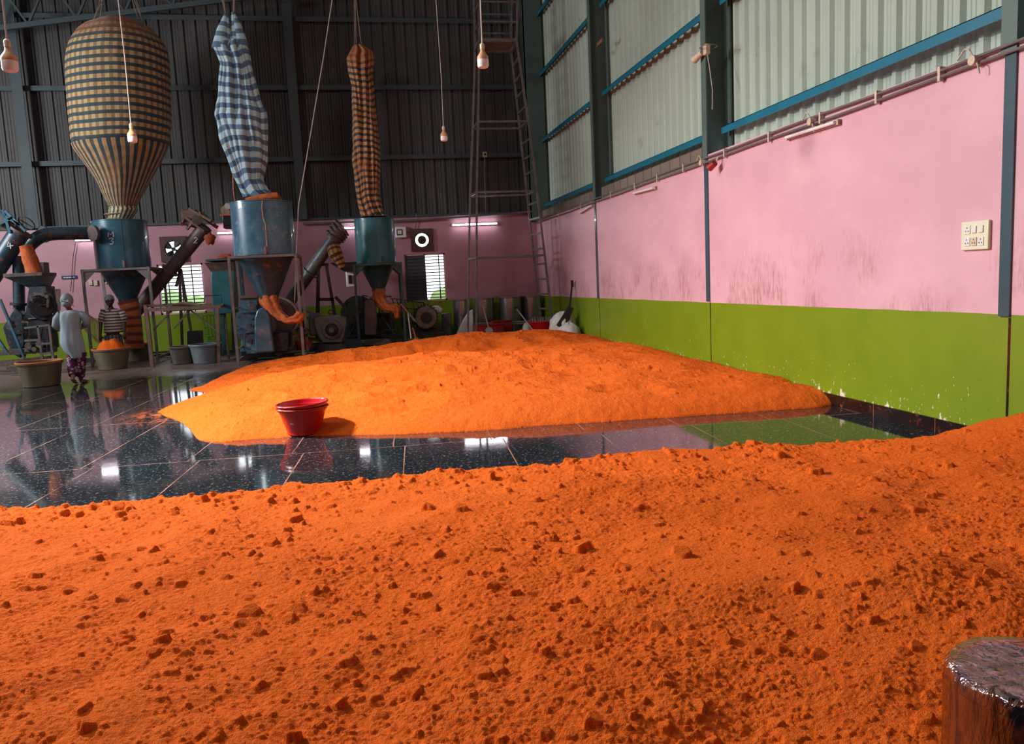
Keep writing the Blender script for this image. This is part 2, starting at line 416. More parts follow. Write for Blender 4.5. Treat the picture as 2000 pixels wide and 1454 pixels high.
        if cap:
            fs.append(tuple(reversed(range(n)))); uv.append([(0, 0)]*n)
            fs.append(tuple(range((len(rings)-1)*n, len(rings)*n))); uv.append([(0, 0)]*n)
        return s.add(vs, fs, uv)
    def ball(s, c, r, n=12, sc=(1, 1, 1)):
        vs = []; fs = []; m = n//2
        for i in range(m+1):
            t = PI*i/m
            for k in range(n):
                a = 2*PI*k/n
                vs.append((c[0]+r*sc[0]*math.sin(t)*math.cos(a), c[1]+r*sc[1]*math.sin(t)*math.sin(a), c[2]-r*sc[2]*math.cos(t)))
        for i in range(m):
            for k in range(n):
                k2 = (k+1) % n; fs.append((i*n+k, i*n+k2, (i+1)*n+k2, (i+1)*n+k))
        return s.add(vs, fs)
    def prism(s, poly, d):
        """poly: list of 3d points, extruded by vector d"""
        n = len(poly); d = Vector(d); P = [Vector(p) for p in poly]
        return s.add(P+[p+d for p in P], [tuple(range(n)), tuple(reversed(range(n, 2*n)))]+[(i, i+n, (i+1) % n+n, (i+1) % n) for i in range(n)])
    def ring(s, c, ax, R, r, n=24, m=6):
        u, v, d = basis(ax); c = Vector(c)
        pts = [c+(u*math.cos(2*PI*k/n)+v*math.sin(2*PI*k/n))*R for k in range(n)]
        vs = []; fs = []
        for k in range(n):
            o = (pts[k]-c).normalized()
            for j in range(m):
                a = 2*PI*j/m; vs.append(pts[k]+(o*math.cos(a)+d*math.sin(a))*r)
        for k in range(n):
            for j in range(m):
                fs.append((k*m+j, ((k+1) % n)*m+j, ((k+1) % n)*m+(j+1) % m, k*m+(j+1) % m))
        return s.add(vs, fs)
    def build(s, name, mat, parent=None, base=None, smooth=True, bevel=0, label=None, ang=38):
        org = ORG[parent] if parent else Vector(base if base is not None else (0, 0, 0))
        me = bpy.data.meshes.new(name); me.from_pydata([tuple(v-org) for v in s.v], [], s.f); me.update()
        if s.uv:
            ul = me.uv_layers.new(name='UVMap')
            for fi, uvs in s.uv.items():
                p = me.polygons[fi]
                for j, li in enumerate(p.loop_indices): ul.data[li].uv = uvs[j]
        import bmesh
        bm = bmesh.new(); bm.from_mesh(me); bmesh.ops.recalc_face_normals(bm, faces=bm.faces); bm.to_mesh(me); bm.free()
        if smooth:
            me.polygons.foreach_set('use_smooth', [True]*len(me.polygons)); me.set_sharp_from_angle(angle=math.radians(ang))
        me.materials.append(MT[mat] if isinstance(mat, str) else mat)
        o = bpy.data.objects.new(name, me); COL.objects.link(o)
        if parent: o.parent = parent
        else: o.location = org
        ORG[o] = org
        if bevel:
            b = o.modifiers.new('b', 'BEVEL'); b.width = bevel; b.segments = 2; b.limit_method = 'ANGLE'
        if label: o['label'] = label
        return o
def struct(o): o['kind'] = 'structure'; return o
def copy_tree(o, loc, **kw):
    c = o.copy(); COL.objects.link(c); d = Vector(loc)-o.location; c.location = loc; ORG[c] = Vector(loc)
    def rec(a, b):
        for ch in a.children:
            x = ch.copy(); COL.objects.link(x); x.parent = b; rec(ch, x)
    rec(o, c); tag(c, **kw); return c
# ------------------------------------------------------------------ the hall
def struct_mb(mb, name, mat, base=(0, 0, 0), smooth=False, **k): return struct(mb.build(name, mat, None, base, smooth, **k))
struct_mb(MB().box((-16, -8, -.2), (5.4, 22.5, 0)), 'floor', 'floor')
struct_mb(MB().box((5.1, -8, 0), (5.35, 10.96, 3.22)).box((5.1, 10.96, 0), (5.35, 22.43, 3.12)), 'wall_right', 'plaster')
xs = [-16, -5.20, -5.01, -4.43, -4.05, 1.28, 1.50, 2.10, 2.42, 5.35]
zs = [0, 1.02, 2.34, 2.44, 3.02, 3.38]
mb = MB()
for i in range(len(xs)-1):
    for j in range(len(zs)-1):
        a, b = xs[i], xs[i+1]; c = (zs[j]+zs[j+1])/2; m = (a+b)/2
        if 1.02 < c < 2.34 and (-5.20 < m < -4.05 or 1.28 < m < 2.42): continue
        if 2.44 < c < 3.02 and (-5.01 < m < -4.43 or 1.50 < m < 2.10): continue
        mb.box((a, 22.2, zs[j]), (b, 22.43, zs[j+1]))
import bmesh
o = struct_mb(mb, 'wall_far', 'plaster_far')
bm = bmesh.new(); bm.from_mesh(o.data); bmesh.ops.remove_doubles(bm, verts=bm.verts, dist=1e-4)
seen = {}
for f in bm.faces:
    seen.setdefault(tuple(sorted(v.index for v in f.verts)), []).append(f)
bmesh.ops.delete(bm, geom=[f for k in seen.values() if len(k) > 1 for f in k], context='FACES')
bmesh.ops.recalc_face_normals(bm, faces=bm.faces)
bm.to_mesh(o.data); bm.free()
def sheeting(name, mat, fn, a, b, z0, z1, pitch, rib, top, dep):
    prof = []; t = a
    while t < b:
        w = pitch-rib
        prof += [(t, 0), (t+w*.28, 0), (t+w*.33, .007), (t+w*.38, 0), (t+w*.62, 0), (t+w*.67, .007), (t+w*.72, 0), (t+w, 0), (t+pitch-rib*.72, dep), (t+pitch-rib*.28, dep)]
        t += pitch
    vs = []; fs = []
    for (u, d) in prof: vs += [fn(u, d, z0), fn(u, d, z1)]
    for i in range(len(prof)-1): fs.append((2*i, 2*i+2, 2*i+3, 2*i+1))
    o = struct_mb(MB().add(vs, fs), name, mat)
    m = o.modifiers.new('thickness', 'SOLIDIFY'); m.thickness = .003
    return o
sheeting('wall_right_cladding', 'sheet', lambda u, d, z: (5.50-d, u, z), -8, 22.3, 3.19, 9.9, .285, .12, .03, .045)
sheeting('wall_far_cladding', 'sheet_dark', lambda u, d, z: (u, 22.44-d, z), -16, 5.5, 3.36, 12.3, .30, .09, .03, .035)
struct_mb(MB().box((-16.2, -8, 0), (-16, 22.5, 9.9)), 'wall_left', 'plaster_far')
struct_mb(MB().box((-16, -8.2, 0), (5.5, -8, 12)), 'wall_back', 'plaster')
struct_mb(MB().add([(-16.2,-8.2,9.5),(-5.3,-8.2,11.9),(5.6,-8.2,9.5),(-16.2,22.6,9.5),(-5.3,22.6,11.9),(5.6,22.6,9.5),
                    (-16.2,-8.2,9.55),(-5.3,-8.2,11.95),(5.6,-8.2,9.55),(-16.2,22.6,9.55),(-5.3,22.6,11.95),(5.6,22.6,9.55)],
                   [(0,1,4,3),(1,2,5,4),(6,9,10,7),(7,10,11,8)]), 'ceiling', 'roof')
N = [0]
def trim(mb, mat, **k):
    N[0] += 1; return struct_mb(mb, 'trim_%d' % N[0], mat, **k)
# right wall columns: room-side flange, web, outer flange
for y in (-.09, 5.465, 10.96, 16.48):
    trim(MB().box((5.082, y-.055, 1.09 if y < 11 else 1.04), (5.1, y+.055, 3.15)), 'column_blue')
    trim(MB().box((5.082, y-.055, 3.15), (5.10, y+.10, 9.7)).box((5.10, y+.06, 3.15), (5.44, y+.085, 9.6)).box((5.43, y-.12, 3.2), (5.455, y+.12, 9.6)), 'column_paint')
    trim(MB().box((5.0985, y-.06, .12), (5.102, y-.035, 1.08)), 'skirting')
trim(MB().box((4.93, 21.98, 3.12), (5.42, 22.18, 9.7)).box((4.93, 22.0, 3.12), (5.0, 22.3, 9.7)), 'column_paint')
for y0, y1, zz in ((-8, 5.38, (3.55, 5.33, 7.1)), (5.56, 10.88, (3.55, 5.33, 7.1)), (11.06, 16.4, (3.55, 5.33, 7.1, 8.7)), (16.58, 21.98, (3.55, 5.33, 7.1, 8.7))):
    for z in zz: trim(MB().box((5.30, y0, z-.05), (5.308, y1, z+.05)).box((5.30, y0, z+.042), (5.45, y1, z+.05)), 'girt_blue')
for y0, y1 in ((11.06, 16.4), (16.58, 21.98)): trim(MB().box((5.22, y0, 3.12), (5.40, y1, 3.40)), 'brick')
# far wall columns and girts
for x in (-7.97, -1.36):
    trim(MB().box((x-.12, 22.04, 3.38), (x+.12, 22.06, 11.6)).box((x-.012, 22.06, 3.38), (x+.012, 22.24, 11.6)), 'far_steel')
for z in (5.0, 6.85, 8.6):
    trim(MB().box((-16, 22.24, z-.06), (4.93, 22.25, z+.06)).box((-16, 22.25, z+.05), (4.93, 22.38, z+.06)), 'far_steel')
trim(MB().box((-16, 22.14, 3.36), (4.95, 22.22, 3.42)), 'far_steel')
# roof truss by the far gable
def at(px, py, Y): return A(px, py, Y)
mb = MB(); a = at(0, 55, 21.5); b = at(400, 5, 21.5); d = (b-a)
p0 = a-d*.8; p1 = a+d*2.0
mb.obox(p0, p1, .08, .12)
for k in range(12):
    q = p0+(p1-p0)*(k/12); q2 = p0+(p1-p0)*((k+1)/12); up = Vector((0, 0, 1.0))
    mb.obox(q, (q+q2)/2+up, .05, .05); mb.obox((q+q2)/2+up, q2, .05, .05)
mb.obox(p0+Vector((0, 0, 1)), p1+Vector((0, 0, 1)), .08, .1)
trim(mb, 'far_steel')
# skirting
struct_mb(MB().box((5.078, -8, 0), (5.1, 22.2, .128)), 'baseboard_right', 'skirting')
mb = MB()
for k in range(34): mb.box((5.0775, -7+.88*k, 0), (5.0792, -6.994+.88*k, .127))
trim(mb, 'orange_paint')
# outdoors seen through the far windows
struct_mb(MB().box((-30, 22.9, -.3), (30, 60, -.25)), 'outdoor_ground', 'outside_ground')
mb = MB()
for k in range(26): mb.ball((-14+k*1.1+rng.uniform(-.3, .3), 33+rng.uniform(-2, 3), rng.uniform(.2, .8)), rng.uniform(.8, 1.5), 8)
tag(mb.build('bush_row', 'outside_green', None, (0, 33, 0)), 'pale sunlit bushes outside the two far windows', 'bushes', kind='stuff')
# windows
def window(n, x0, x1, z0, z1, shutters, vb, hb):
    mb = MB(); t = .045; y0, y1 = 22.22, 22.30
    for a, b in (((x0, y0, z0), (x1, y1, z0+t)), ((x0, y0, z1-t), (x1, y1, z1)), ((x0, y0, z0), (x0+t, y1, z1)), ((x1-t, y0, z0), (x1, y1, z1))): mb.box(a, b)
    fr = struct(mb.build('window_%d' % n, 'pinkish', None, (0, 0, 0), False))
    mb = MB()
    for k in range(hb): z = z0+t+(z1-z0-2*t)*(k+.5)/hb; mb.box((x0+t, 22.265, z-.013), (x1-t, 22.285, z+.013))
    for x in vb: mb.box((x-.014, 22.255, z0+t), (x+.014, 22.265, z1-t))
    mb.build('window_grille', 'dark_iron', fr, smooth=False)
    for (a, b) in shutters:
        mb = MB(); mb.box((a, 22.195, z0+.01), (a+.04, 22.225, z1-.01)).box((b-.04, 22.195, z0+.01), (b, 22.225, z1-.01)).box((a, 22.225, z0), (b, 22.235, z1))
        for k in range(13):
            z = z0+.03+(z1-z0-.06)*k/13; h = (z1-z0-.06)/13
            mb.add([(a+.03, 22.20, z), (b-.03, 22.20, z), (b-.03, 22.222, z+h), (a+.03, 22.222, z+h)], [(0, 1, 2, 3)])
        mb.build('shutter', 'louver', fr, smooth=False)
MT['pinkish'] = plain('window_paint', (.62, .35, .38), .5, 0, .1, (.3, .12, .1), .2, 8)
window(1, -5.20, -4.05, 1.02, 2.34, [], [-4.95, -4.62, -4.35], 13)
window(2, 1.28, 2.42, 1.02, 2.34, [(1.28, 1.86)], [2.24], 14)
# exhaust fans
def exhaust(x, z, s, label, R, blades):
    t = thing('exhaust_fan', label, 'exhaust fan', (x, 22.19, z))
    n = 32; vs = []; fs = []
    for yy in (22.14, 22.19):
        for k in range(n):
            a = 2*PI*k/n+PI/4*0; c, s_ = math.cos(a), math.sin(a); q = s/2/max(abs(c), abs(s_))
            vs += [(x+R*c, yy, z+R*s_), (x+q*c, yy, z+q*s_)]
    for j in range(n):
        k = (j+1) % n; A0, B0, C0, D0 = 2*j, 2*j+1, 2*k+1, 2*k; m = 2*n
        fs += [(A0, B0, C0, D0), (A0+m, D0+m, C0+m, B0+m), (B0, B0+m, C0+m, C0), (A0, D0, D0+m, A0+m)]
    MB().add(vs, fs).build('mounting_plate', 'fan_brown', t, smooth=False)
    MB().ring((x, 22.17, z), (0, 1, 0), R-.012, .016).build('rim', 'fan_brown', t)
    MB().cone((x, 22.12, z), (x, 22.2, z), .05, .05, 12).build('motor', 'fan_blade', t)
    mb = MB()
    if blades:
        for k in range(4):
            a0 = PI/4+k*PI/2+.2; pts = []
            for (r, w) in ((.04, .25), (R*.45, .50), (R*.8, .52), (R*.93, .36)):
                pts.append((r, w))
            loop = [(r, -w) for r, w in pts]+[(r, w) for r, w in reversed(pts)]
            P = [Vector((x+r*math.cos(a0+w), 22.16+.03*w, z+r*math.sin(a0+w))) for r, w in loop]
            mb.prism(P, (0, .004, 0))
        mb.build('blades', 'fan_blade', t, smooth=False)
    for k in range(4):
        a = PI/4+k*PI/2
        MB().obox((x, 22.13, z), (x+R*1.05*math.cos(a), 22.13, z+R*1.05*math.sin(a)), .012 if blades else .035, .012).build('strut', 'fan_blade', t)
    if not blades: MB().cone((x, 22.15, z), (x, 22.22, z), .12, .11, 16).build('hub', 'fan_brown', t)
exhaust(-4.72, 2.73, .66, 'dark square exhaust fan with four black blades above the left window', .225, True)
exhaust(1.80, 2.72, .62, 'brown square exhaust fan with a wide hub above the half-shuttered window', .215, False)
# tube lights
def tube_light(a, b, label, on, off):
    a, b = Vector(a), Vector(b); off = Vector(off)
    t = thing('tube_light', label, 'tube light', tuple((a+b)/2), 'lit tube lights on the far wall' if on else 'unlit tube lights on the right wall')
    MB().obox(a, b, .05, .035, up=off).build('housing', 'tube_fixture', t, smooth=False)
    d = (b-a).normalized()*.03
    MB().tube([a+off*.045+d, b+off*.045-d], .019, 10).build('tube', 'tube_on' if on else 'bulb_white', t)
    for p in (a, b):
        q = d if p is a else -d
        MB().obox(p, p+q, .055, .06, up=off).build('end_cap', 'cream', t, smooth=False)
tube_light((2.66, 22.16, 3.10), (3.95, 22.16, 3.10), 'lit tube light at the right of the far wall, behind the scaffold tower', True, (0, -1, 0))
tube_light((-3.60, 22.16, 3.10), (-2.40, 22.16, 3.10), 'lit tube light showing just left of the middle blue tank', True, (0, -1, 0))
tube_light((-7.08, 22.16, 3.05), (-5.85, 22.16, 3.05), 'lit tube light under the horizontal duct of the tank marked M 3', True, (0, -1, 0))
tube_light((-.33, 22.16, 3.12), (.85, 22.16, 3.12), 'lit tube light peeking out left of the teal tank', True, (0, -1, 0))
def R_(px, py, X=5.082): return A(px, py, X, 0)
tube_light(R_(1539, 270), R_(1641, 238), 'long unlit tube light on the right wall between second and third columns', False, (-1, 0, 0))
tube_light(R_(1241, 378), R_(1282, 367), 'unlit tube light in the middle bay of the right wall', False, (-1, 0, 0))
tube_light(R_(1136, 416), R_(1158, 402), 'short-looking unlit tube light near the far end of the right wall', False, (-1, 0, 0))
# conduits on the right wall
t = thing('conduit_pair', 'pair of brown conduit pipes running along the top of the pink right wall', 'conduit', (5.06, 10, 3.15))
for dz, nm in ((0, 'pipe'), (-.062, 'pipe')):
    pts = [(5.062, y, 3.20-.0045*(y-5)+dz+.006*math.sin(y*1.7+dz*30)) for y in np.linspace(3.2, 21.9, 60)]
    MB().tube(pts, .014, 8).build(nm, 'conduit', t)
for y in (6.2, 7.05, 8.0, 9.1, 10.3, 11.7, 12.8, 13.9, 15.3, 17.5, 19.5):
    z = 3.20-.0045*(y-5); MB().cbox((5.072, y, z-.032), (.05, .03, .12)).build('clamp', 'cream', t, smooth=False)
pts = [at(592, 437, 22.1), at(780, 432, 22.1), at(900, 425, 22.1), at(1040, 413, 22.0)]
tag(MB().tube(pts+[pts[-1]+Vector((.12, 0, -.05)), pts[-1]+Vector((.14, 0, -.35))], .03, 8).build('wall_pipe', 'conduit', None, tuple(pts[0])), 'brown pipe along the top of the far pink wall', 'pipe')
def junction(p, label, lamp=None):
    p = Vector(p); t = thing('junction_box', label, 'junction box', tuple(p))
    MB().cone(p+Vector((.03, 0, 0)), p-Vector((.04, 0, 0)), .045, .04, 12).build('body', 'cream', t)
    MB().tube([p, p+Vector((-.03, -.06, -.05)), p+Vector((-.02, -.07, -.12))], .007, 6).build('wire_end', 'cord', t)
    MB().tube([p, p+Vector((-.02, .05, .1)), p+Vector((0, .12, .12)), p+Vector((0, .2, .05))], .007, 6).build('loose_wire', 'cord', t)
junction(R_(1905, 118, 5.05), 'cream junction box with loose wires just left of the nearest blue column')
junction(R_(1586, 238, 5.05), 'cream junction box above the long unlit tube light')
junction(R_(1372, 318, 5.05), 'cream junction box at the foot of the middle column')
p = R_(1397, 322, 5.0)
t = thing('red_lamp_holder', 'small red lamp holder hanging under the conduits right of the middle column', 'lamp holder', tuple(p))
MB().cone(p+Vector((-.02, -.03, .02)), p+Vector((-.05, .08, -.03)), .045, .055, 14).build('shell', 'red_lamp', t)
MB().tube([p, p+Vector((.03, -.02, .10))], .014, 6).build('neck', 'cream', t)
p = R_(1380, 97, 5.05)
t = thing('column_lamp', 'small cream spotlight tied to the middle column with a dangling wire', 'lamp', tuple(p))
MB().cone(p+Vector((-.02, .10, -.01)), p+Vector((-.05, .30, -.06)), .035, .055, 12).build('lamp_head', 'cream', t)
MB().cbox(p, (.07, .10, .14)).build('bracket', 'cream', t, bevel=.01)
MB().tube([p, p+Vector((-.01, -.10, -.25)), p+Vector((0, -.17, -.6)), p+Vector((0, -.15, -.85))], .006, 6).build('wire', 'cord', t)
MB().ring(p+Vector((.0, -.06, .02)), (0, 0, 1), .12, .006, 16).build('tie', 'rope', t)
p = R_(1172, 83, 5.08)
tag(MB().cbox(p, (.03, .36, .07)).build('wooden_slat', 'wood', None, tuple(p)), 'short wooden slat tied across the third column of the right wall', 'slat')
# switch board
p = R_(1907, 460, 5.09)
t = thing('switch_board', 'cream switch board with sockets on the pink right wall', 'switch board', tuple(p))
MB().box((5.07, p.y-.15, p.z-.12), (5.1, p.y+.15, p.z+.12)).build('plate', 'switch_cream', t, bevel=.008)
for r in range(2):
    for c in range(3):
        y = p.y+.075-.075*c; z = p.z+.05-.1*r
        if r == 0 and c: MB().cbox((5.066, y, z), (.012, .05, .06)).build('switch', 'white_plastic', t, bevel=.004)
        else:
            s = MB().cbox((5.068, y, z), (.008, .06, .07)).build('socket', 'cream' if (r, c) == (1, 1) else 'white_plastic', t)
            mb = MB()
            for dy, dz in ((.014, -.012), (-.014, -.012), (0, .016)): mb.cbox((5.0635, y+dy, z+dz), (.003, .008, .010))
            mb.build('pin_hole', 'dark_iron', s, smooth=False)
# small things on the far wall
p = at(783, 454, 22.15)
t = thing('meter_box', 'small grey meter box with a glass front between teal tank and fan', 'meter box', tuple(p))
MB().cbox(p, (.30, .1, .30)).build('case', 'white_paint', t, bevel=.02); MB().cbox(p+Vector((-.04, -.055, 0)), (.16, .01, .16)).build('glass_front', 'louver', t)
MB().cbox(p+Vector((-.04, -.062, 0)), (.11, .008, .10)).build('dial', 'white_plastic', t)
tag(MB().tube([p+Vector((.15, 0, -.02)), p+Vector((.28, 0, .03)), p+Vector((.38, 0, .05)), p+Vector((.45, 0, .3)), p+Vector((.45, 0, .5))], .015, 6).build('power_cable', 'conduit', None, tuple(p)), 'brown cable rising beside the half-shuttered window fan', 'cable')
p = at(135, 542, 22.18)
t = thing('wall_sign', 'narrow dark blue sign with white lettering on the far wall', 'sign', tuple(p))
MB().cbox(p, (.36, .02, .085)).build('board', 'sign_blue', t, smooth=False)
mb = MB()
for k in range(11): mb.cbox(p+Vector((-.12+.024*k, -.012, 0)), (.016, .004, .022 if k % 3 else .030))
mb.build('lettering', 'white_paint', t, smooth=False)
for (px, py) in ((177, 552), (187, 553), (207, 549)):
    q = at(px, py, 22.17); tag(MB().cbox(q, (.09, .04, .14)).build('socket_box', 'cream', None, tuple(q), bevel=.005), 'small cream socket box on the far wall behind the striped-shirt worker', 'socket', 'socket boxes behind the worker')
mb = MB(); q = at(148, 470, 22.15); mb.tube([q, at(143, 500, 22.15), at(138, 570, 22.15)], .008, 6)
tag(mb.build('wall_wire', 'dark_iron', None, tuple(q)), 'thin dark wire hanging down behind the blue sign', 'wire')
q = at(947, 302, 22.2)
t = thing('gable_socket', 'cream round socket on the lower far girt inside the scaffold', 'socket', tuple(q))
MB().cbox(q, (.13, .05, .14)).build('plate', 'cream', t, bevel=.01); MB().cone(q+Vector((0, -.06, 0)), q, .03, .03, 12).build('socket_hole', 'dark_iron', t)
MB().tube([q, at(946, 330, 22.25), at(949, 425, 22.25)], .007, 6).build('cable', 'cord', t)
# hanging bulbs
def bulb(px, py, Y, label):
    p = at(px, py, Y); r = .062; t = thing('pendant_bulb', label, 'bulb', tuple(p), 'hanging LED bulbs')
    MB().lathe(p, [(.0, p.z-.098), (r*.6, p.z-.097), (r*.86, p.z-.09), (r, p.z-.07), (r, p.z-.01)], 24, False).build('diffuser', 'bulb_white', t)
    MB().lathe(p, [(r, p.z-.012), (r*1.02, p.z), (r*.95, p.z+.025), (r*.6, p.z+.055), (r*.4, p.z+.075), (r*.36, p.z+.11)], 24).build('cap', 'tan_cap', t)
    MB().lathe(p, [(.026, p.z+.10), (.026, p.z+.15), (.012, p.z+.165)], 12).build('holder', 'cream', t)
    zt = 11.9-.22*abs(p.x+5.3)+.02
    MB().tube([(p.x, p.y, p.z+.16), (p.x+.01, p.y, p.z+1), (p.x-.006, p.y, p.z+2.4), (p.x, p.y, zt)], .0075, 6).build('cord', 'cord', t)
bulb(18, 117, 7.4, 'hanging white bulb at the far left edge of the photo')
bulb(943, 115, 8.8, 'hanging white bulb in front of the scaffold platform')
bulb(258, 265, 11.9, 'hanging white bulb in front of the big inflated checked bag')
bulb(867, 265, 14.2, 'hanging white bulb against the dark far wall left of the scaffold')
# ------------------------------------------------------------------ powder heaps
def vnoise(x, y, seed=0):
    xi = np.floor(x).astype(np.int64); yi = np.floor(y).astype(np.int64); fx = x-xi; fy = y-yi
    fx = fx*fx*(3-2*fx); fy = fy*fy*(3-2*fy)
    def h(a, b):
        n = (a*374761393+b*668265263+seed*974634777) & 0xffffffff
        n = ((n ^ (n >> 13))*1274126177) & 0xffffffff
        return ((n ^ (n >> 16)) & 0xffff)/65535.0
    return (h(xi, yi)*(1-fx)+h(xi+1, yi)*fx)*(1-fy)+(h(xi, yi+1)*(1-fx)+h(xi+1, yi+1)*fx)*fy
def fbm(x, y, sc, oct=4, seed=0, g=.5):
    s = 0; a = 1; t = 0
    for k in range(oct):
        s = s+a*vnoise(x*sc+17.3*k, y*sc-9.1*k, seed+k); t += a; a *= g; sc *= 2.03
    return s/t-.5
def heap(name, X, Y, Z, mat, label, base):
    nr, nc = X.shape; me = bpy.data.meshes.new(name)
    v = np.stack([X-base[0], Y-base[1], Z-base[2]], -1).reshape(-1, 3).astype(np.float32)
    i = (np.arange(nr-1)[:, None]*nc+np.arange(nc-1)[None, :]).ravel()
    q = np.stack([i, i+1, i+1+nc, i+nc], -1)
    keep = (Z.ravel()[q] > -.004).any(1); q = q[keep]
    used = np.unique(q); remap = np.full(len(v), -1, np.int64); remap[used] = np.arange(len(used)); v = v[used]; q = remap[q]
    me.vertices.add(len(v)); me.vertices.foreach_set('co', v.ravel())
    me.loops.add(q.size); me.loops.foreach_set('vertex_index', q.ravel().astype(np.int32))
    me.polygons.add(len(q)); me.polygons.foreach_set('loop_start', (np.arange(len(q))*4).astype(np.int32))
    me.polygons.foreach_set('loop_total', np.full(len(q), 4, np.int32))
    me.update(calc_edges=True); me.polygons.foreach_set('use_smooth', [True]*len(q))
    me.materials.append(MT[mat]); o = bpy.data.objects.new(name, me); COL.objects.link(o); o.location = base
    return tag(o, label, 'powder heap')
def stamp(X, Y, Z, n, r0, r1, pw, xl, xr, yl, yr, mask=None):
    """press angular clods into the height field"""
    ys = Y[:, 0]; nr, nc = X.shape
    for _ in range(n):
        y = rng.uniform(yl, yr); i = int(np.searchsorted(ys, y)); 
        if i >= nr-1: continue
        xa, xb = X[i, 0], X[i, -1]; x = rng.uniform(max(xl, xa), min(xr, xb))
        if mask is not None and mask(x, y) < rng.uniform(0, 1): continue
        r = r0+(r1-r0)*rng.uniform()**pw
        i0 = max(0, int(np.searchsorted(ys, y-r*1.5))); i1 = min(nr, int(np.searchsorted(ys, y+r*1.5))+1)
        w = (xb-xa)/(nc-1); j = int((x-xa)/(xb-xa)*(nc-1)); k = int(r*1.8/w)+2; j0 = max(0, j-k); j1 = min(nc, j+k)
        if i1-i0 < 1 or j1-j0 < 1: continue
        a = rng.uniform(0, PI); ca, sa = math.cos(a), math.sin(a); q = rng.uniform(.6, 1)
        dx = X[i0:i1, j0:j1]-x; dy = Y[i0:i1, j0:j1]-y
        u = (dx*ca+dy*sa)/r; v = (-dx*sa+dy*ca)/(r*q)
        ang = np.arctan2(v, u); rad = np.sqrt(u*u+v*v)*(1+.14*np.sin(3*ang+a*5)+.1*np.sin(5*ang-a*3))
        dome = np.sqrt(np.clip(1-rad**4, 0, 1)); t1, t2 = rng.uniform(-.55, .55, 2)
        hgt = r*rng.uniform(.5, 1.05)
        h = np.minimum(dome, .72+t1*u+t2*v)*hgt
        zc = Z[min(i, nr-1), min(j, nc-1)]
        Z[i0:i1, j0:j1] = np.where(rad < 1, np.maximum(Z[i0:i1, j0:j1], zc-r*.12+h), Z[i0:i1, j0:j1])
# near heap
NR, NC = 1000, 1250
t_ = np.linspace(0, 1, NR); ys = 1.0+.0+(np.exp(t_*1.55)-1)/(math.exp(1.55)-1)*5.2
xl = -(0.55*(ys+.6)+.45); xr = np.minimum(5.075, 1.12*(ys+.6)+.3)
u = np.linspace(0, 1, NC)
X = xl[:, None]+(xr-xl)[:, None]*u[None, :]; Y = np.repeat(ys[:, None], NC, 1)
bp = [(0, 995), (60, 992), (170, 985), (250, 976), (330, 972), (430, 966), (530, 950), (640, 943), (720, 938), (850, 922), (1000, 905), (1150, 897), (1300, 885), (1450, 875), (1600, 866), (1700, 862), (1800, 860), (1870, 853)]
br = [A(a, b, .19, 2) for a, b in bp]
bx = np.array([p.x for p in br]); by = np.array([p.y for p in br])
yb = np.interp(X, bx, by)+.16*fbm(X, Y*0+3, 2.2, 3, 5)+.09*fbm(X, Y*0+8, 9, 3, 6)
yb = np.where(X < bx[0], by[0]+(bx[0]-X)*.02, yb)
dist = yb+.16-Y   # distance in from the far toe
Hm = .215+.05*np.clip((5.4-Y)/3.5, 0, 1)+.06*np.clip((X-1)/4, 0, 1)*np.clip((5.2-Y)/2, 0, 1)
Hm = Hm+.09*fbm(X, Y, .8, 3, 1)+.10*fbm(X, Y, 2.1, 3, 2)*np.clip(dist/.8, 0, 1)
def bumpg(cx, cy_, sx, sy_, h): return h*np.exp(-((X-cx)/sx)**2-((Y-cy_)/sy_)**2)
Hm = Hm+bumpg(5.1, 4.6, .75, .7, .20)+bumpg(2.05, 2.75, .35, .3, .08)+bumpg(1.25, 3.0, .5, .35, .04)
edge = np.clip(dist/.26, 0, 1); edge = edge**.8
Z = Hm*edge
Z = Z-.02*(1-edge)
Z = np.where(dist < 0, -.03, Z)
Z = np.where(X < xl[:, None]+.25, Z*np.clip((X-xl[:, None])/.25, 0, 1)-.01, Z)
Z = np.where(Y < 1.25, Z*np.clip((Y-1.0)/.25, 0, 1)-.01, Z)
rough = np.clip(.75+1.8*fbm(X, Y, 1.3, 3, 31), .3, 1)
cl = 1-2*np.abs(fbm(X, Y, 14, 4, 41, .6)); cl2 = fbm(X, Y, 45, 3, 51, .6)
Z = Z+np.where(dist > .02, (.016*rough*(cl-.8)+.011*rough*cl2), 0)
def msk(x, y): return float(np.clip(.75+1.8*fbm(np.array([x]), np.array([y]), 1.3, 3, 31)[0], .3, 1))
stamp(X, Y, Z, 42000, .004, .013, 1.5, -5, 5.05, 1.2, 5.95, msk)
stamp(X, Y, Z, 3000, .012, .032, 1.9, -5, 5.0, 1.3, 5.9, msk)
stamp(X, Y, Z, 420, .018, .042, 1.5, -4, 5.0, 5.2, 5.9)
stamp(X, Y, Z, 90, .03, .055, 1.4, -3, 4.9, 1.6, 5.6)
heap('powder_heap', X, Y, Z, 'powder', 'near lumpy orange powder heap filling the foreground floor', (1.0, 4.0, 0))
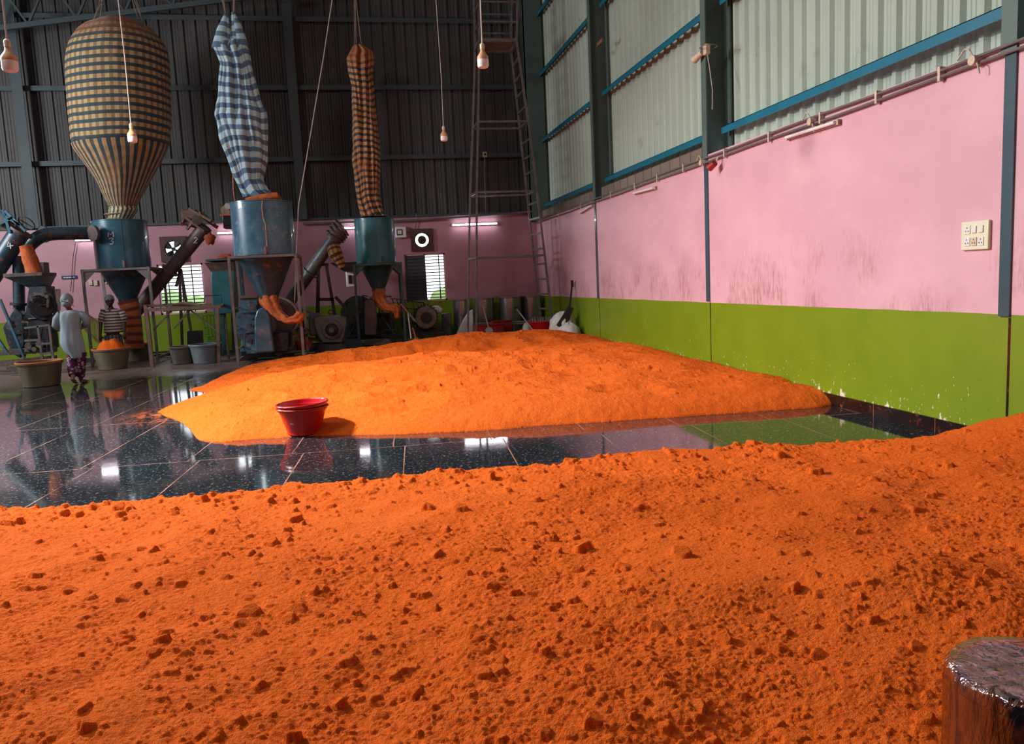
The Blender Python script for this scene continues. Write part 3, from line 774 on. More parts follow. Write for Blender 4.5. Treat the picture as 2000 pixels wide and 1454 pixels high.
# far heap
NR, NC = 620, 1000
ys = np.linspace(0, 1, NR)**1.15*12.6+7.45; u = np.linspace(-3.3, 5.085, NC)
X = np.repeat(u[None, :], NR, 0); Y = np.repeat(ys[:, None], NC, 1)
pts = [(340, 818), (372, 840), (390, 860), (440, 864), (520, 857), (620, 852), (700, 850), (800, 849), (900, 845), (1000, 838), (1150, 827), (1300, 816), (1450, 806), (1600, 797)]
poly = [tuple(A(a, b, 0, 2))[:2] for a, b in pts]+[(5.6, 7.9), (5.6, 18.4), (4.2, 19.3), (2.6, 19.6), (1.2, 18.6), (.2, 17.9), (-.9, 18.0), (-2.0, 17.5), (-2.46, 16.6), (-2.66, 15.2), (-2.72, 14.0), (-2.86, 13.5), (-2.50, 13.1), (-2.52, 12.7), (-2.62, 11.9), (-2.80, 11.2)]
xw = X+.10*fbm(X, Y, 1.6, 4, 71)*np.clip((Y-8.6), 0, 1); yw = Y+.16*fbm(X, Y, 1.6, 4, 72)
d = np.full(X.shape, 1e9); ins = np.zeros(X.shape, bool)
for k in range(len(poly)):
    (ax, ay), (bx_, by_) = poly[k], poly[(k+1) % len(poly)]
    ex, ey = bx_-ax, by_-ay; tt = np.clip(((xw-ax)*ex+(yw-ay)*ey)/(ex*ex+ey*ey), 0, 1)
    d = np.minimum(d, np.hypot(xw-ax-tt*ex, yw-ay-tt*ey))
    c = ((ay > yw) != (by_ > yw)) & (xw < (bx_-ax)*(yw-ay)/(by_-ay+1e-12)+ax); ins ^= c
d = np.where(ins, d, -d)
cps = [(-1.9, 11.2, .36), (-1.45, 11.4, .43), (-.8, 11.5, .44), (0, 11.5, .46), (.7, 11.6, .46), (1.4, 11.6, .45), (2.1, 11.6, .42), (2.9, 12, .36), (3.8, 12, .40), (4.6, 12.4, .46),
       (-1.6, 13.2, .12), (-.8, 13.4, .08), (0, 13.6, .08), (1, 13.8, .12), (2, 14.0, .20), (3, 14, .30), (-.8, 14.4, .07), (.2, 14.6, .08), (1.1, 14.8, .12),
       (-1.7, 16.3, .12), (-.8, 16.4, .20), (-.1, 16.4, .25), (.8, 16.4, .31), (1.2, 16.5, .44), (2, 16.5, .47), (3, 16.5, .40), (4.1, 16.8, .38), (4.9, 16.7, .27), (3.4, 17.6, .33),
       (5.1, 15.1, .26), (5.1, 12.9, .44), (5.1, 11, .35), (5.1, 10.1, .28), (5.1, 9.2, .23), (5.1, 8.5, .17),
       (3.8, 10, .36), (2.5, 9.8, .33), (1.2, 9.8, .31), (0, 9.8, .28), (-1, 9.8, .26), (4.4, 9, .24), (0, 9.0, .12), (-2.3, 11.8, .22), (-2.4, 14, .08), (-2.2, 16, .08)]
num = 0; den = 0
for (a, b, c) in cps:
    w = 1/(((X-a)/1.0)**2+((Y-b)/.8)**2+.10)**2.5; num = num+w*c; den = den+w
Hm = num/den
din = np.clip(d/.7, 0, 1)
Hm = Hm+(.10*fbm(X, Y, .8, 2, 81)+.10*fbm(X, Y, 2.2, 3, 82)-.30*np.abs(fbm(X+.3*Y, Y*1.4, 1.25, 2, 84))+.05-.10*np.abs(fbm(X, Y*1.3, 3.1, 3, 85)))*din
sl = .42+.25*fbm(X, Y, .7, 2, 83)+.22*np.clip((X+.2)/1.5, 0, 1)*np.clip((9.5-Y), 0, 1)
Z = Hm*(1-np.exp(-np.clip(d, 0, 9)*sl/np.maximum(Hm, .05)*1.15))
Z = np.where(d < 0, -.03, Z+.002)
Z = Z+np.where(d > .05, .022*fbm(X, Y, 9, 4, 91, .6)+.012*fbm(X, Y, 34, 3, 92), 0)*1.0
def msk2(x, y): return float(np.clip(.45+3*fbm(np.array([x]), np.array([y]), .9, 3, 95)[0], .05, 1))
jn = np.searchsorted(u, -3)
def stamp2(n, r0, r1, pw):
    for _ in range(n):
        pass
Zm = Z.copy()
stamp(X, Y, Z, 6500, .008, .022, 1.8, -2.6, 5.0, 8.2, 17.5, msk2)
stamp(X, Y, Z, 260, .020, .042, 1.5, -2.2, 4.9, 8.6, 17)
Z = np.where(Zm < -.02, -.03, Z)
heap('powder_heap', X, Y, Z, 'powder_fine', 'far smooth-ridged orange powder heap banked against the right wall', (1.5, 12.0, 0))
# ------------------------------------------------------------------ grinding plant
V = Vector
def poly3(pts, Y): return [at(a, b, Y) for a, b in pts]
def wid(a, b, py, Y): return (at(b, py, Y)-at(a, py, Y)).x
def tank(label, pl_, pr_, pt, pb, cl, cr_, pc, Y, mat, mat2, legs, legmat, seam=-1.3, half=.62, gus=True):
    c = at((pl_+pr_)/2, pb, Y); z0 = c.z; r = wid(pl_, pr_, (pt+pb)/2, Y)/2; z1 = at((pl_+pr_)/2, pt, Y).z
    rc = wid(cl, cr_, pc, Y)/2; zc = at((cl+cr_)/2, pc, Y).z; ccx = c.x
    t = thing('cyclone_tank', label, 'tank', (ccx, Y, 0), 'blue cyclone tanks on stands')
    MB().lathe((ccx, Y), [(r-.01, z0), (r, z0+.01), (r, z1-.02), (r+.012, z1-.015), (r+.012, z1), (r-.02, z1+.008), (r*.5, z1+.02), (0.01, z1+.02)], 56, False).build('tank_body', mat, t)
    MB().lathe((ccx, Y), [(r-.03, z0), (r-.05, z0-.02), (rc+.01, zc+.05), (rc, zc-.06), (rc-.015, zc-.06)], 48, False).build('cone', mat2, t)
    MB().lathe((ccx, Y), [(r+.04, z0-.015), (r+.04, z0+.012), (r-.02, z0+.012), (r-.02, z0-.015)], 48, False).build('flange', mat2, t)
    a = seam; x = ccx+r*math.cos(a); y = Y+r*math.sin(a)
    MB().obox((x, y, z0+.02), (x, y, z1-.02), .05, .01, up=(math.cos(a), math.sin(a), 0)).build('seam', mat, t)
    MB().obox((x, y-.02, z0+.01), (x, y-.02, z0+.17), .07, .05).build('latch', legmat, t)
    s = half; L = [(ccx-s, Y-s), (ccx+s, Y-s), (ccx+s, Y+s), (ccx-s, Y+s)] if not legs else legs
    st = thing('tank_stand', label.split(' tank')[0]+' tank\'s steel stand with four thin legs', 'stand', (ccx, Y, 0), 'stands under the tanks')
    for k, (lx, ly) in enumerate(L):
        MB().obox((lx, ly, 0), (lx, ly, z0+.0), .055, .055).build('leg', legmat, st, smooth=False)
        MB().box((lx-.09, ly-.09, 0), (lx+.09, ly+.09, .012)).build('foot_plate', legmat, st, smooth=False)
        n = L[(k+1) % 4]
        MB().obox((lx, ly, z0-.03), (n[0], n[1], z0-.03), .06, .05).build('top_rail', legmat, st, smooth=False)
        if gus:
            dx = 1 if lx < ccx else -1
            MB().prism([(lx, ly, z0-.05), (lx+dx*.28, ly, z0-.05), (lx, ly, z0-.33)], (0, .01, 0)).build('gusset', legmat, st, smooth=False)
    for (i, j, z) in ((0, 3, .12), (1, 2, .12), (2, 3, .14)):
        MB().obox((L[i][0], L[i][1], z), (L[j][0], L[j][1], z), .04, .05).build('low_rail', legmat, st, smooth=False)
    return t, st, ccx, Y, r, z0, z1, rc, zc
T1 = tank('deep blue tank marked M 3', 190, 296, 432, 525, 242, 277, 588, 20.0, 'blue_paint', 'blue_dark', None, 'frame_steel', half=.70)
T2 = tank('dusty bright blue middle tank', 458, 579, 396, 500, 508, 541, 588, 17.66, 'blue_old', 'blue_dark', [(-2.577, 16.98), (-1.25, 16.98), (-1.25, 18.34), (-2.62, 18.34)], 'frame_steel', -1.45, gus=False)
T3 = tank('smaller plain teal tank', 697, 775, 428, 515, 728, 752, 568, 20.7, 'teal_paint', 'teal_dark', None, 'teal_dark', -1.25, half=.58)
for z in (.35, .75, 1.2): MB().obox((-2.577, 16.98, z), (-2.62, 18.34, z), .03, .03).build('rung', 'frame_steel', T2[1], smooth=False)
# painted characters on the tank and pipes
def strokes(name, lines, parent, mat='white_paint', r=.011):
    mb = MB()
    for L in lines: mb.tube(L, r, 5)
    return mb.build(name, mat, parent)
def on_tank(T, px, py):
    t, st, cx, Y, r, *_ = T
    d = FW+R2*((px-1000)/F)-U2*((py-727)/F); o = EYE
    a = d.x**2+d.y**2; ox, oy = o.x-cx, o.y-Y; b = 2*(ox*d.x+oy*d.y); c = ox*ox+oy*oy-(r+.004)**2
    k = (-b-math.sqrt(max(b*b-4*a*c, 0)))/(2*a); return o+d*k
Q = lambda L: [on_tank(T1, a, b) for a, b in L]
strokes('painted_letters', [Q([(211, 463), (211.5, 454), (216, 459), (221, 453), (222, 463)]), Q([(213, 467), (218, 465), (221.5, 467), (217, 470.5), (222, 473), (220, 477), (214, 477)])], T1[0])
# cloth filter bags
def ropes_thing(name, label, lines, r=.010, cat='rope', mat='rope'):
    t = thing(name, label, cat, tuple(lines[0][0])); 
    for L in lines: MB().tube(L, r, 6).build('strand', mat, t)
    return t
def up_to(p, z=None, dx=0):
    z = z or 11.7-.22*abs(p.x+5.3); return V((p.x+dx*(z-p.z), p.y, z))
# big inflated bag
cx, Y = T1[2], 20.0
bc = at(232, 200, Y).x
prof_px = [(430, 245-22, 245+20), (412, 213, 268), (404, 213, 267), (385, 203, 277), (350, 187, 296), (310, 160, 318), (284, 144, 328), (240, 138, 333), (180, 134, 332), (130, 133, 330), (105, 136, 328), (85, 143, 320), (65, 156, 305), (50, 175, 288), (40, 200, 265), (35, 225, 245)]
rings = []
for py, l_, r_ in prof_px:
    a, b = at(l_, py, Y), at(r_, py, Y); rings.append(((a.x+b.x)/2, Y, (a.z+b.z)/2, (b.x-a.x)/2, (b.x-a.x)/2))
rings[0] = (T1[2]+.0, Y, T1[6]+.0, rings[0][3], rings[0][4])
def smooth_rings(R, k=6):
    out = []
    for i in range(len(R)-1):
        for j in range(k):
            t = j/k; p0 = R[max(i-1, 0)]; p1 = R[i]; p2 = R[i+1]; p3 = R[min(i+2, len(R)-1)]
            out.append(tuple(.5*((2*p1[q])+(-p0[q]+p2[q])*t+(2*p0[q]-5*p1[q]+4*p2[q]-p3[q])*t*t+(-p0[q]+3*p1[q]-3*p2[q]+p3[q])*t**3) for q in range(5)))
    out.append(R[-1]); return out
def quilt(mb, amt, k=4, ph=.9):
    for i, v in enumerate(mb.v):
        a = math.atan2(v.y-Y, v.x-bc); q = 1+amt*(abs(math.cos(k/2*(a+ph)))**6-.3)+.006*math.sin(9*a+v.z*2)+.004*math.sin(17*a-v.z*5)
        mb.v[i] = V((bc+(v.x-bc)*q, Y+(v.y-Y)*q, v.z+.012*math.sin(a*4)))
    return mb
bag = thing('filter_bag', 'big inflated brown and navy checked cloth bag above the tank marked M 3', 'filter bag', (bc, Y, T1[6]), 'cloth filter bags')
SR = smooth_rings(rings)
neck = [r for r in SR if r[2] <= rings[2][2]+.01]; coneR = [r for r in SR if rings[2][2]-.02 <= r[2] <= rings[6][2]+.01]; bodyR = [r for r in SR if r[2] >= rings[6][2]-.02]
MB().loft(neck, 40, .02, False).build('neck', 'check_neck', bag, ang=80)
quilt(MB().loft(coneR, 64, .008, False), .0).build('funnel', 'check_tan_v', bag, ang=80)
quilt(MB().loft(bodyR, 96, 0, True), .02).build('bag_body', 'check_tan', bag, ang=80)
for z, r_ in ((neck[0][2]+.06, neck[0][3]+.012), (neck[len(neck)//3][2], neck[len(neck)//3][3]+.012)): MB().ring((neck[0][0], Y, z), (0, 0, 1), r_, .014).build('tie', 'rope', bag)
for k, (a, b, c, d_) in enumerate(((182, 42, 200, 0), (182, 42, 196, 0), (196, 36, 199, 0), (284, 55, 262, 0), (274, 50, 258, 0), (284, 55, 266, 0))):
    p = at(a, b, Y-.55 if k % 3 < 2 else Y+.4); q = at(c, d_, Y-.5+k*.1); d = (q-p).normalized(); q2 = p+d*((10.6-p.z)/d.z)
    tag(MB().tube([p, p+(q2-p)*.5+V((.01, 0, 0)), q2], .009, 6).build('hanging_rope', 'rope', None, tuple(p)), 'brown ropes holding up the big inflated bag', 'rope', 'ropes above the inflated bag')
# collapsed bags
def drape(outline_l, outline_r, Y, depth, folds, seed, n=110, hang=None, famp=.17):
    Zt = max(outline_l[0][1], outline_r[0][1]); 
    L = [at(a, b, Y) for a, b in outline_l]; R = [at(a, b, Y) for a, b in outline_r]
    zl = np.array([p.z for p in L][::-1]); xl_ = np.array([p.x for p in L][::-1]); zr = np.array([p.z for p in R][::-1]); xr_ = np.array([p.x for p in R][::-1])
    z0 = max(zl[0], zr[0]); z1 = min(zl[-1], zr[-1]); m = 90; vs = []; fs = []; uv = []
    rg = np.random.default_rng(seed); ph = rg.uniform(0, 6, 6)
    for i in range(m+1):
        z = z0+(z1-z0)*i/m; a = np.interp(z, zl, xl_); b = np.interp(z, zr, xr_); c = (a+b)/2; w = (b-a)/2
        for k in range(n):
            t = 2*PI*k/n
            s1 = math.sin(((folds//2*2)*t+ph[0]+z*.35)/2); s2 = math.sin(((folds*2)*t+ph[2]-z*.6)/2)
            fo = 1.12-famp*1.7*(1-abs(s1))**3*(.7+.3*math.sin(z*1.3+ph[1]))-famp*.9*(1-abs(s2))**4+.025*math.sin(21*t+z*4)+.02*math.sin(z*11+t*2)
            zz = (z-z0)/(z1-z0)
            fo -= .55*math.exp(-((t-4.62)/.20)**2)*min(1, max(0, (zz-.38)*4))+.45*math.exp(-((t-5.15-.2*math.sin(z))/.13)**2)+.30*math.exp(-((t-4.1+.5*zz)/.12)**2)*min(1, max(0, (.7-zz)*3))
            x = c+w*math.cos(t)*(.75+.25*min(1.15, fo))*(1+.02*math.sin(z*9+t*3)); y = Y+depth*w*math.sin(t)*fo*1.1+.05*w*math.sin(z*5+t*2)
            if hang and z > hang and math.sin(t) < .9:
                pass
            vs.append((x, y, z))
    Rm = float(max(np.interp(zl, zr, xr_)-xl_))/2; cc = 2*PI*Rm*1.1/n
    for i in range(m):
        for k in range(n):
            k2 = (k+1) % n; fs.append((i*n+k, i*n+k2, (i+1)*n+k2, (i+1)*n+k)); dz = (z1-z0)/m
            skew = .045*math.sin(k/n*2*PI*2+i*.06)+.012*math.sin(k/n*2*PI*5+i*.1)
            sk2 = .045*math.sin((k+1)/n*2*PI*2+i*.06)+.012*math.sin((k+1)/n*2*PI*5+i*.1)
            uv.append(((k*cc, i*dz+skew), ((k+1)*cc, i*dz+sk2), ((k+1)*cc, (i+1)*dz+sk2), (k*cc, (i+1)*dz+skew)))
    fs.append(tuple(range(m*n, (m+1)*n))); uv.append([(0, 0)]*n)
    return MB().add(vs, fs, uv)
Y2 = 17.66
b2 = thing('filter_bag', 'limp pale blue striped cloth bag hanging above the middle tank', 'filter bag', tuple(at(515, 392, Y2)), 'cloth filter bags')
drape([(428, 80), (418, 94), (424, 108), (431, 125), (426, 190), (421, 225), (429, 265), (440.5, 300), (454, 336), (466, 365), (476, 386)],
      [(474, 70), (483, 91), (489, 118), (501, 169), (512, 205), (519, 218), (523, 270), (521, 318), (514, 352), (524, 372), (549, 387)], Y2, .62, 4, 3, famp=.25).build('bag_body', 'stripe_blue', b2, ang=75)
for (pts, lab) in (([(433, 96), (436, 60), (440, 34), (441, 27)], 0), ([(444, 100), (442, 60), (443, 30)], 0), ([(472, 90), (463, 50), (457, 28)], 0), ([(463, 95), (460, 60), (455, 24)], 0), ([(452, 96), (449, 80), (444, 50)], 0)):
    MB().tube([at(a, b, Y2-.02) for a, b in pts], [.20, .13, .05, .03][:len(pts)] if len(pts) == 4 else [.15, .09, .03], 18).build('gathered_corner', 'stripe_blue', b2, ang=75)
MB().tube([at(480, 389, Y2-.2), at(510, 386, Y2-.3), at(540, 384, Y2-.25), at(549, 390, Y2-.15)], [.03, .07, .09, .03], 12).build('powdered_hem', 'orange_cloth', b2)
for (a, b, c) in ((441, 28, 434), (441, 28, 437), (456, 24, 456), (457, 26, 458)):
    p = at(a, b, Y2); q = at(c, 0, Y2); q = p+(q-p)*((9.2-p.z)/(q.z-p.z))
    tag(MB().tube([p, q], .010, 6).build('hanging_rope', 'rope', None, tuple(p)), 'ropes holding the two corners of the limp blue bag', 'rope', 'ropes above the blue bag')
Y3 = 20.7
b3 = thing('filter_bag', 'narrow twisted rust-orange and black striped cloth bag above the teal tank', 'filter bag', tuple(at(725, 428, Y3)), 'cloth filter bags')
drape([(693, 84), (677, 115), (680, 135), (687, 169), (688, 200), (689, 257), (689, 318), (694, 360), (698, 393), (706, 424)],
      [(708, 88), (728, 102), (731, 120), (728, 145), (731, 180), (733, 206), (739, 260), (743, 303), (742, 350), (741, 385), (749, 412), (759, 425)], Y3, .8, 3, 8, famp=.25).build('bag_body', 'stripe_orange', b3, ang=75)
for (a, b, c) in ((693, 86, 692), (696, 86, 694), (706, 90, 695.5)):
    p = at(a, b, Y3); q = at(c, 0, Y3); q = p+(q-p)*((10.0-p.z)/(q.z-p.z))
    tag(MB().tube([p, q], .012, 6).build('hanging_rope', 'rope', None, tuple(p)), 'ropes holding the narrow twisted orange bag', 'rope', 'ropes above the orange bag')
p = at(583, 402, 18.6); q = at(647, 0, 18.6); q = p+(q-p)*((9.9-p.z)/(q.z-p.z)); p2 = at(560, 560, 18.6)
tag(MB().tube([V((p2.x, p2.y, .02)), p, (p+q)/2+V((.03, 0, 0)), q], .012, 6).build('slanting_rope', 'cord', None, tuple(p)), 'long slanting rope from the roof down behind the middle tank', 'rope')
tag(MB().tube([at(455, 330, 17.9), at(456, 372, 17.9), at(460, 398, 17.9), at(463, 440, 18.3)], .014, 6).build('orange_cable', 'orange_paint', None, tuple(at(455, 330, 17.9))), 'orange cable hanging beside the limp blue bag', 'cable')
MB().tube([on_tank(T2, a, b) for a, b in ((513, 392), (512, 405), (514, 425), (519, 440), (521, 470), (522, 493))], .018, 6).build('tie_rope', 'rope', T2[0])
# cloth discharge socks
def sock(pts, rs, mat, label, sub=None, n=20, wob=.08):
    P = []; R = []
    for i in range(len(pts)-1):
        for j in range(6):
            t = j/6; P.append(V(pts[i]).lerp(V(pts[i+1]), t)); R.append((rs[i]*(1-t)+rs[i+1]*t)*(1+wob*math.sin(len(P)*1.9)))
    P.append(V(pts[-1])); R.append(rs[-1])
    mb_ = MB().tube(P, R, 36)
    if wob > .05:
        for i, v in enumerate(mb_.v):
            k = i//36
            if k < len(P): q = 1-.30*abs(math.sin((i % 36)/36*PI*5+k*.18))**4*min(1, k/4); mb_.v[i] = P[k]+(v-P[k])*q
    o = mb_.build('discharge_sock', mat, None, tuple(pts[0]), ang=80)
    return tag(o, label, 'cloth sock')
cx1 = T1[2]; c1 = at(259, 588, 20).x
sock([(cx1, 20, T1[8]+.02), at(257, 610, 20), at(261, 650, 20), at(262, 680, 20)], [.235, .20, .205, .22], 'sock_orange', 'orange and brown striped cloth chute below the tank marked M 3', wob=.01)
sock([(T2[2], Y2, T2[8]+.02), at(528, 592, Y2-.25), at(545, 615, Y2-.45), at(563, 627, Y2-.72), at(583, 622, Y2-.78), at(588, 612, Y2-.76)], [.20, .17, .11, .07, .11, .10], 'orange_cloth', 'crumpled orange cloth chute pulled from the middle tank to a stand leg')
sock([(T3[2], Y3, T3[8]+.02), at(742, 588, Y3-.2), at(757, 602, Y3-.4), at(775, 604, Y3-.45), at(776, 622, Y3-.45)], [.17, .18, .12, .13, .06], 'orange_cloth', 'bright orange cloth chute hanging under the teal tank')
# conveyors
def conveyor(label, a, b, Ya, Yb, r, mat, num=None, head=None):
    p, q = at(*a, Ya), at(*b, Yb)
    t = thing('screw_conveyor', label, 'screw conveyor', tuple(q), 'inclined screw conveyors')
    MB().cone(q, p, r, r, 28).build('casing', mat, t)
    d = (p-q).normalized()
    for k in (.0, .5, .97): c = q+(p-q)*k; MB().cone(c-d*.02, c+d*.02, r+.05, r+.05, 24).build('flange', mat, t)
    return t, p, q, d
tc, p, q, d = conveyor('rusty inclined screw conveyor numbered 2 in front of the left window', (402, 443), (262, 612), 20.4, 20.8, .165, 'rust_pipe')
s = lambda L, Y=20.22: [at(a, b, Y) for a, b in L]
strokes('painted_number', [s([(379, 466), (383, 464), (386, 467), (379, 475), (385, 475)])], tc)
hd = thing('conveyor_drive', 'rusty timber-braced drive unit on top of the conveyor numbered 2', 'drive unit', tuple(p))
MB().cbox(at(372, 423, 20.4), (.38, .3, .26)).build('gearbox', 'old_wood', hd, bevel=.02)
for a, b, w in (((355, 440), (372, 408), .06), ((365, 448), (392, 415), .06), ((352, 436), (398, 448), .05), ((368, 408), (412, 432), .06), ((380, 412), (425, 445), .07), ((362, 425), (398, 452), .05), ((395, 415), (418, 437), .04), ((352, 428), (388, 422), .04)):
    MB().obox(at(*a, 20.2+rng.uniform(-.1, .1)), at(*b, 20.2+rng.uniform(-.1, .3)), w, w).build('brace', 'old_wood', hd, smooth=False)
MB().cone(at(385, 430, 20.1), at(385, 430, 20.5), .12, .12, 16).build('pulley', 'dusty_steel', hd)
mb = MB().ball(at(410, 467, 20.2), .14, 14, (.95, .8, 1)); 
for i, v in enumerate(mb.v): c = at(410, 467, 20.2); dd = v-c; mb.v[i] = c+dd*(1+.18*math.sin(9*math.atan2(dd.z, dd.x)))
tag(mb.build('cloth_bundle', 'red_cloth', None, tuple(at(410, 467, 20.2))), 'ruffled red cloth bundle tied under the conveyor drive', 'cloth')
tb, p, q, d = conveyor('grey inclined screw conveyor between the middle and teal tanks', (655, 462), (556, 602), 19.8, 20.2, .15, 'grey_pipe')
hd = thing('conveyor_drive', 'round caged motor drive on top of the grey conveyor', 'drive unit', tuple(p))
MB().cone(p-d*.05, p+d*.22, .20, .20, 20).build('motor', 'dusty_steel', hd)
for k in range(4): MB().ring(p+d*(.0+.09*k), d+V((.15*k, 0, 0)), .24, .018, 24).build('guard_ring', 'dusty_steel', hd)
MB().cone(p+d*.2, p+d*.3, .09, .06, 16).build('shaft_cap', 'galv', hd)
sock([at(650, 480, 19.7), at(655, 495, 19.6), at(664, 512, 19.6), at(668, 524, 19.6)], [.15, .17, .11, .07], 'check_small', 'small brown checked cloth sock under the grey conveyor head', wob=.03)
st = thing('conveyor_stand', 'dark steel trestle under the grey conveyor', 'stand', tuple(at(640, 612, 20)))
for a, b in (((622, 516), (621, 668)), ((637, 516), (663, 668)), ((610, 517), (642, 517)), ((622, 585), (652, 585)), ((655, 580), (690, 618))):
    MB().obox(at(*a, 19.9), at(*b, 19.9), .075, .075).build('beam', 'dark_iron', st, smooth=False)
MB().obox(at(621, 516, 20.2), at(618, 666, 20.2), .06, .06).build('beam', 'dark_iron', st, smooth=False)
st = thing('conveyor_stand', 'thin rusty trestle in front of the left window', 'stand', tuple(at(355, 690, 20.6)))
for a, b in (((350, 525), (357, 690)), ((353, 525), (380, 690)), ((344, 560), (352, 530))):
    MB().obox(at(*a, 20.7), at(*b, 20.7), .06, .06).build('beam', 'rust_pipe', st, smooth=False)
# left machine: big pipes, hopper, grinder
t = thing('air_duct', 'blue air duct running from the left grinder to the tank marked M 3', 'duct', tuple(at(80, 460, 19.4)))
def arc_tube(pts, r, n=24):
    P = smooth_rings([(*at(a, b, c), 0, 0) for a, b, c in pts], 5); return MB().tube([p[:3] for p in P], r, n)
arc_tube([(196, 456, 19.75), (150, 456, 19.4), (105, 457, 19.2), (80, 462, 19.1), (60, 476, 19.1), (48, 492, 19.1)], .145).build('pipe', 'blue_dark', t)
for a in (182, 86): MB().cone(at(a-2, 456+(a < 100)*2, 19.3), at(a+3, 456+(a < 100)*2, 19.35), .18, .18, 24).build('flange', 'rust_pipe', t)
t = thing('inclined_pipe', 'thick blue inclined pipe marked 4 at the left edge', 'pipe', tuple(at(20, 480, 18.6)))
a, b = at(-30, 560, 18.6), at(40, 452, 18.6)
MB().cone(a, b, .20, .20, 28).build('casing', 'blue_dark', t)
d = (b-a).normalized(); MB().cone(b-d*.03, b+d*.02, .25, .25, 24).build('flange', 'dusty_steel', t)
strokes('painted_number', [[at(x, y, 18.37) for x, y in L] for L in ([(17, 473), (14, 482), (26, 480)], [(20, 475), (21, 486)])], t)
hd = thing('conveyor_drive', 'dusty blue drive unit with a thin hand wheel at the far left edge', 'drive unit', tuple(at(20, 440, 18.6)))
MB().obox(at(-20, 420, 18.6), at(36, 446, 18.6), .30, .22).build('gearbox', 'dusty_steel', hd, bevel=.02)
for a, b in (((-10, 412), (40, 440)), ((5, 410), (20, 455)), ((-5, 440), (25, 425)), ((10, 412), (50, 452))): MB().obox(at(*a, 18.4), at(*b, 18.4), .05, .05).build('brace', 'blue_old', hd, smooth=False)
MB().ring(at(52, 436, 18.5), (.5, 1, .9), .17, .012, 24).build('hand_wheel', 'dark_iron', hd)
MB().obox(at(40, 430, 18.5), at(64, 444, 18.5), .02, .02).build('wheel_spoke', 'dark_iron', hd)
Yl = 18.4
def fittings(par, x0, x1, y0, y1, Yc, n, seed):
    rg = np.random.default_rng(seed)
    for i in range(n):
        a, b = rg.uniform(x0, x1), rg.uniform(y0, y1); w, h = (rg.uniform(8, 26), rg.uniform(-3, 3)) if rg.uniform() < .5 else (rg.uniform(-3, 3), rg.uniform(8, 26))
        p, q = at(a, b, Yc-rg.uniform(0, .15)), at(min(x1, max(x0, a+w)), min(y1, b+h), Yc); q = p if (q-p).length < .02 else q
        if q is p: q = p+V((.08, 0, 0))
        s = rg.uniform(.02, .05); MB().obox(p, q, s, s).build(['bracket', 'tie_bar', 'clamp_bar'][i % 3], ['dusty_steel', 'mill_dark', 'dark_iron', 'rust_pipe'][int(rg.integers(4))], par, smooth=False)
    for i in range(n//3):
        p = at(rg.uniform(x0, x1), rg.uniform(y0, y1), Yc); MB().cone(p-V((0, .08, 0)), p+V((0, .1, 0)), rg.uniform(.03, .08), rg.uniform(.03, .08), 14).build('bearing', 'dusty_steel', par)
g = thing('grinding_mill', 'dark blue grinding mill with a square feed hopper at the left edge', 'grinder', tuple(at(80, 690, Yl)), 'grinding mills')
def frustum(mb, top, bot, Yc, dt, db):
    """top, bot: (pxl, pxr, py) in the mill's front plane, square section"""
    P = []
    for (l_, r_, py), dd in ((top, dt), (bot, db)):
        a, b = at(l_, py, Yc), at(r_, py, Yc); z = (a.z+b.z)/2
        P += [(a.x, Yc-dd, z), (b.x, Yc-dd, z), (b.x, Yc+dd, z), (a.x, Yc+dd, z)]
    return mb.add(P, [(0,1,2,3), (7,6,5,4), (0,4,5,1), (1,5,6,2), (2,6,7,3), (3,7,4,0)])
frustum(MB(), (22, 97, 534), (22, 97, 541), Yl, .4, .4).build('hopper_rim', 'dusty_steel', g, bevel=.008)
frustum(MB(), (24, 96, 541), (64, 92, 562), Yl, .38, .2).build('hopper', 'blue_dark', g, smooth=False)
mb = MB(); mb.cone(at(84, 600, Yl-.3), at(84, 600, Yl+.3), .27, .27, 32); frustum(mb, (66, 98, 560), (60, 108, 620), Yl, .25, .3); mb.build('mill_body', 'mill_dark', g)
frustum(MB(), (62, 102, 622), (64, 106, 682), Yl, .25, .3).build('pedestal', 'mill_dark', g, bevel=.01)
MB().cone(at(84, 600, Yl-.36), at(84, 600, Yl-.3), .19, .19, 28).build('cover_plate', 'dark_iron', g)
MB().cone(at(36, 500, Yl+.3), at(38, 628, Yl+.3), .115, .115, 20).build('outlet_pipe', 'blue_dark', g)
MB().cone(at(37, 592, Yl+.3), at(37, 597, Yl+.3), .17, .17, 20).build('flange', 'dark_iron', g)
fittings(g, 20, 108, 625, 690, Yl-.42, 16, 8); fittings(g, 60, 104, 560, 620, Yl-.38, 6, 9)
frustum(MB(), (72, 90, 513), (75, 92, 535), Yl, .15, .15).build('feed_chute', 'rust_pipe', g)
MB().prism(poly3([(5, 640), (28, 600), (44, 615), (48, 670), (40, 700), (20, 690)], Yl), (0, .3, 0)).build('side_guard', 'mill_dark', g, bevel=.02)
for a, b in (((-10, 712), (110, 700)), ((-10, 690), (110, 682))): MB().obox(at(*a, Yl-.2), at(*b, Yl-.2), .12, .12).build('base_beam', 'dusty_steel', g, smooth=False)
for a, b in (((0, 585), (48, 700)), ((-5, 660), (15, 690))): MB().obox(at(*a, Yl-.5), at(*b, Yl-.5), .07, .04).build('brace', 'blue_old', g, smooth=False)
sock([at(50, 480, Yl-.1), at(58, 505, Yl-.1), at(70, 538, Yl-.1)], [.12, .15, .16], 'orange_cloth', 'dull orange cloth chute feeding the left grinding mill', wob=.02)
tag(frustum(MB(), (102, 116, 565), (102, 116, 608), Yl+.3, .1, .1).build('white_sheet', 'white_sack', None, tuple(at(108, 590, Yl+.3)), bevel=.02), 'pale plastic sheet hanging behind the left grinding mill', 'sheet')
gr = thing('guard_rail', 'grey steel step frame in front of the left grinding mill', 'rail', tuple(at(90, 712, 17.4)))
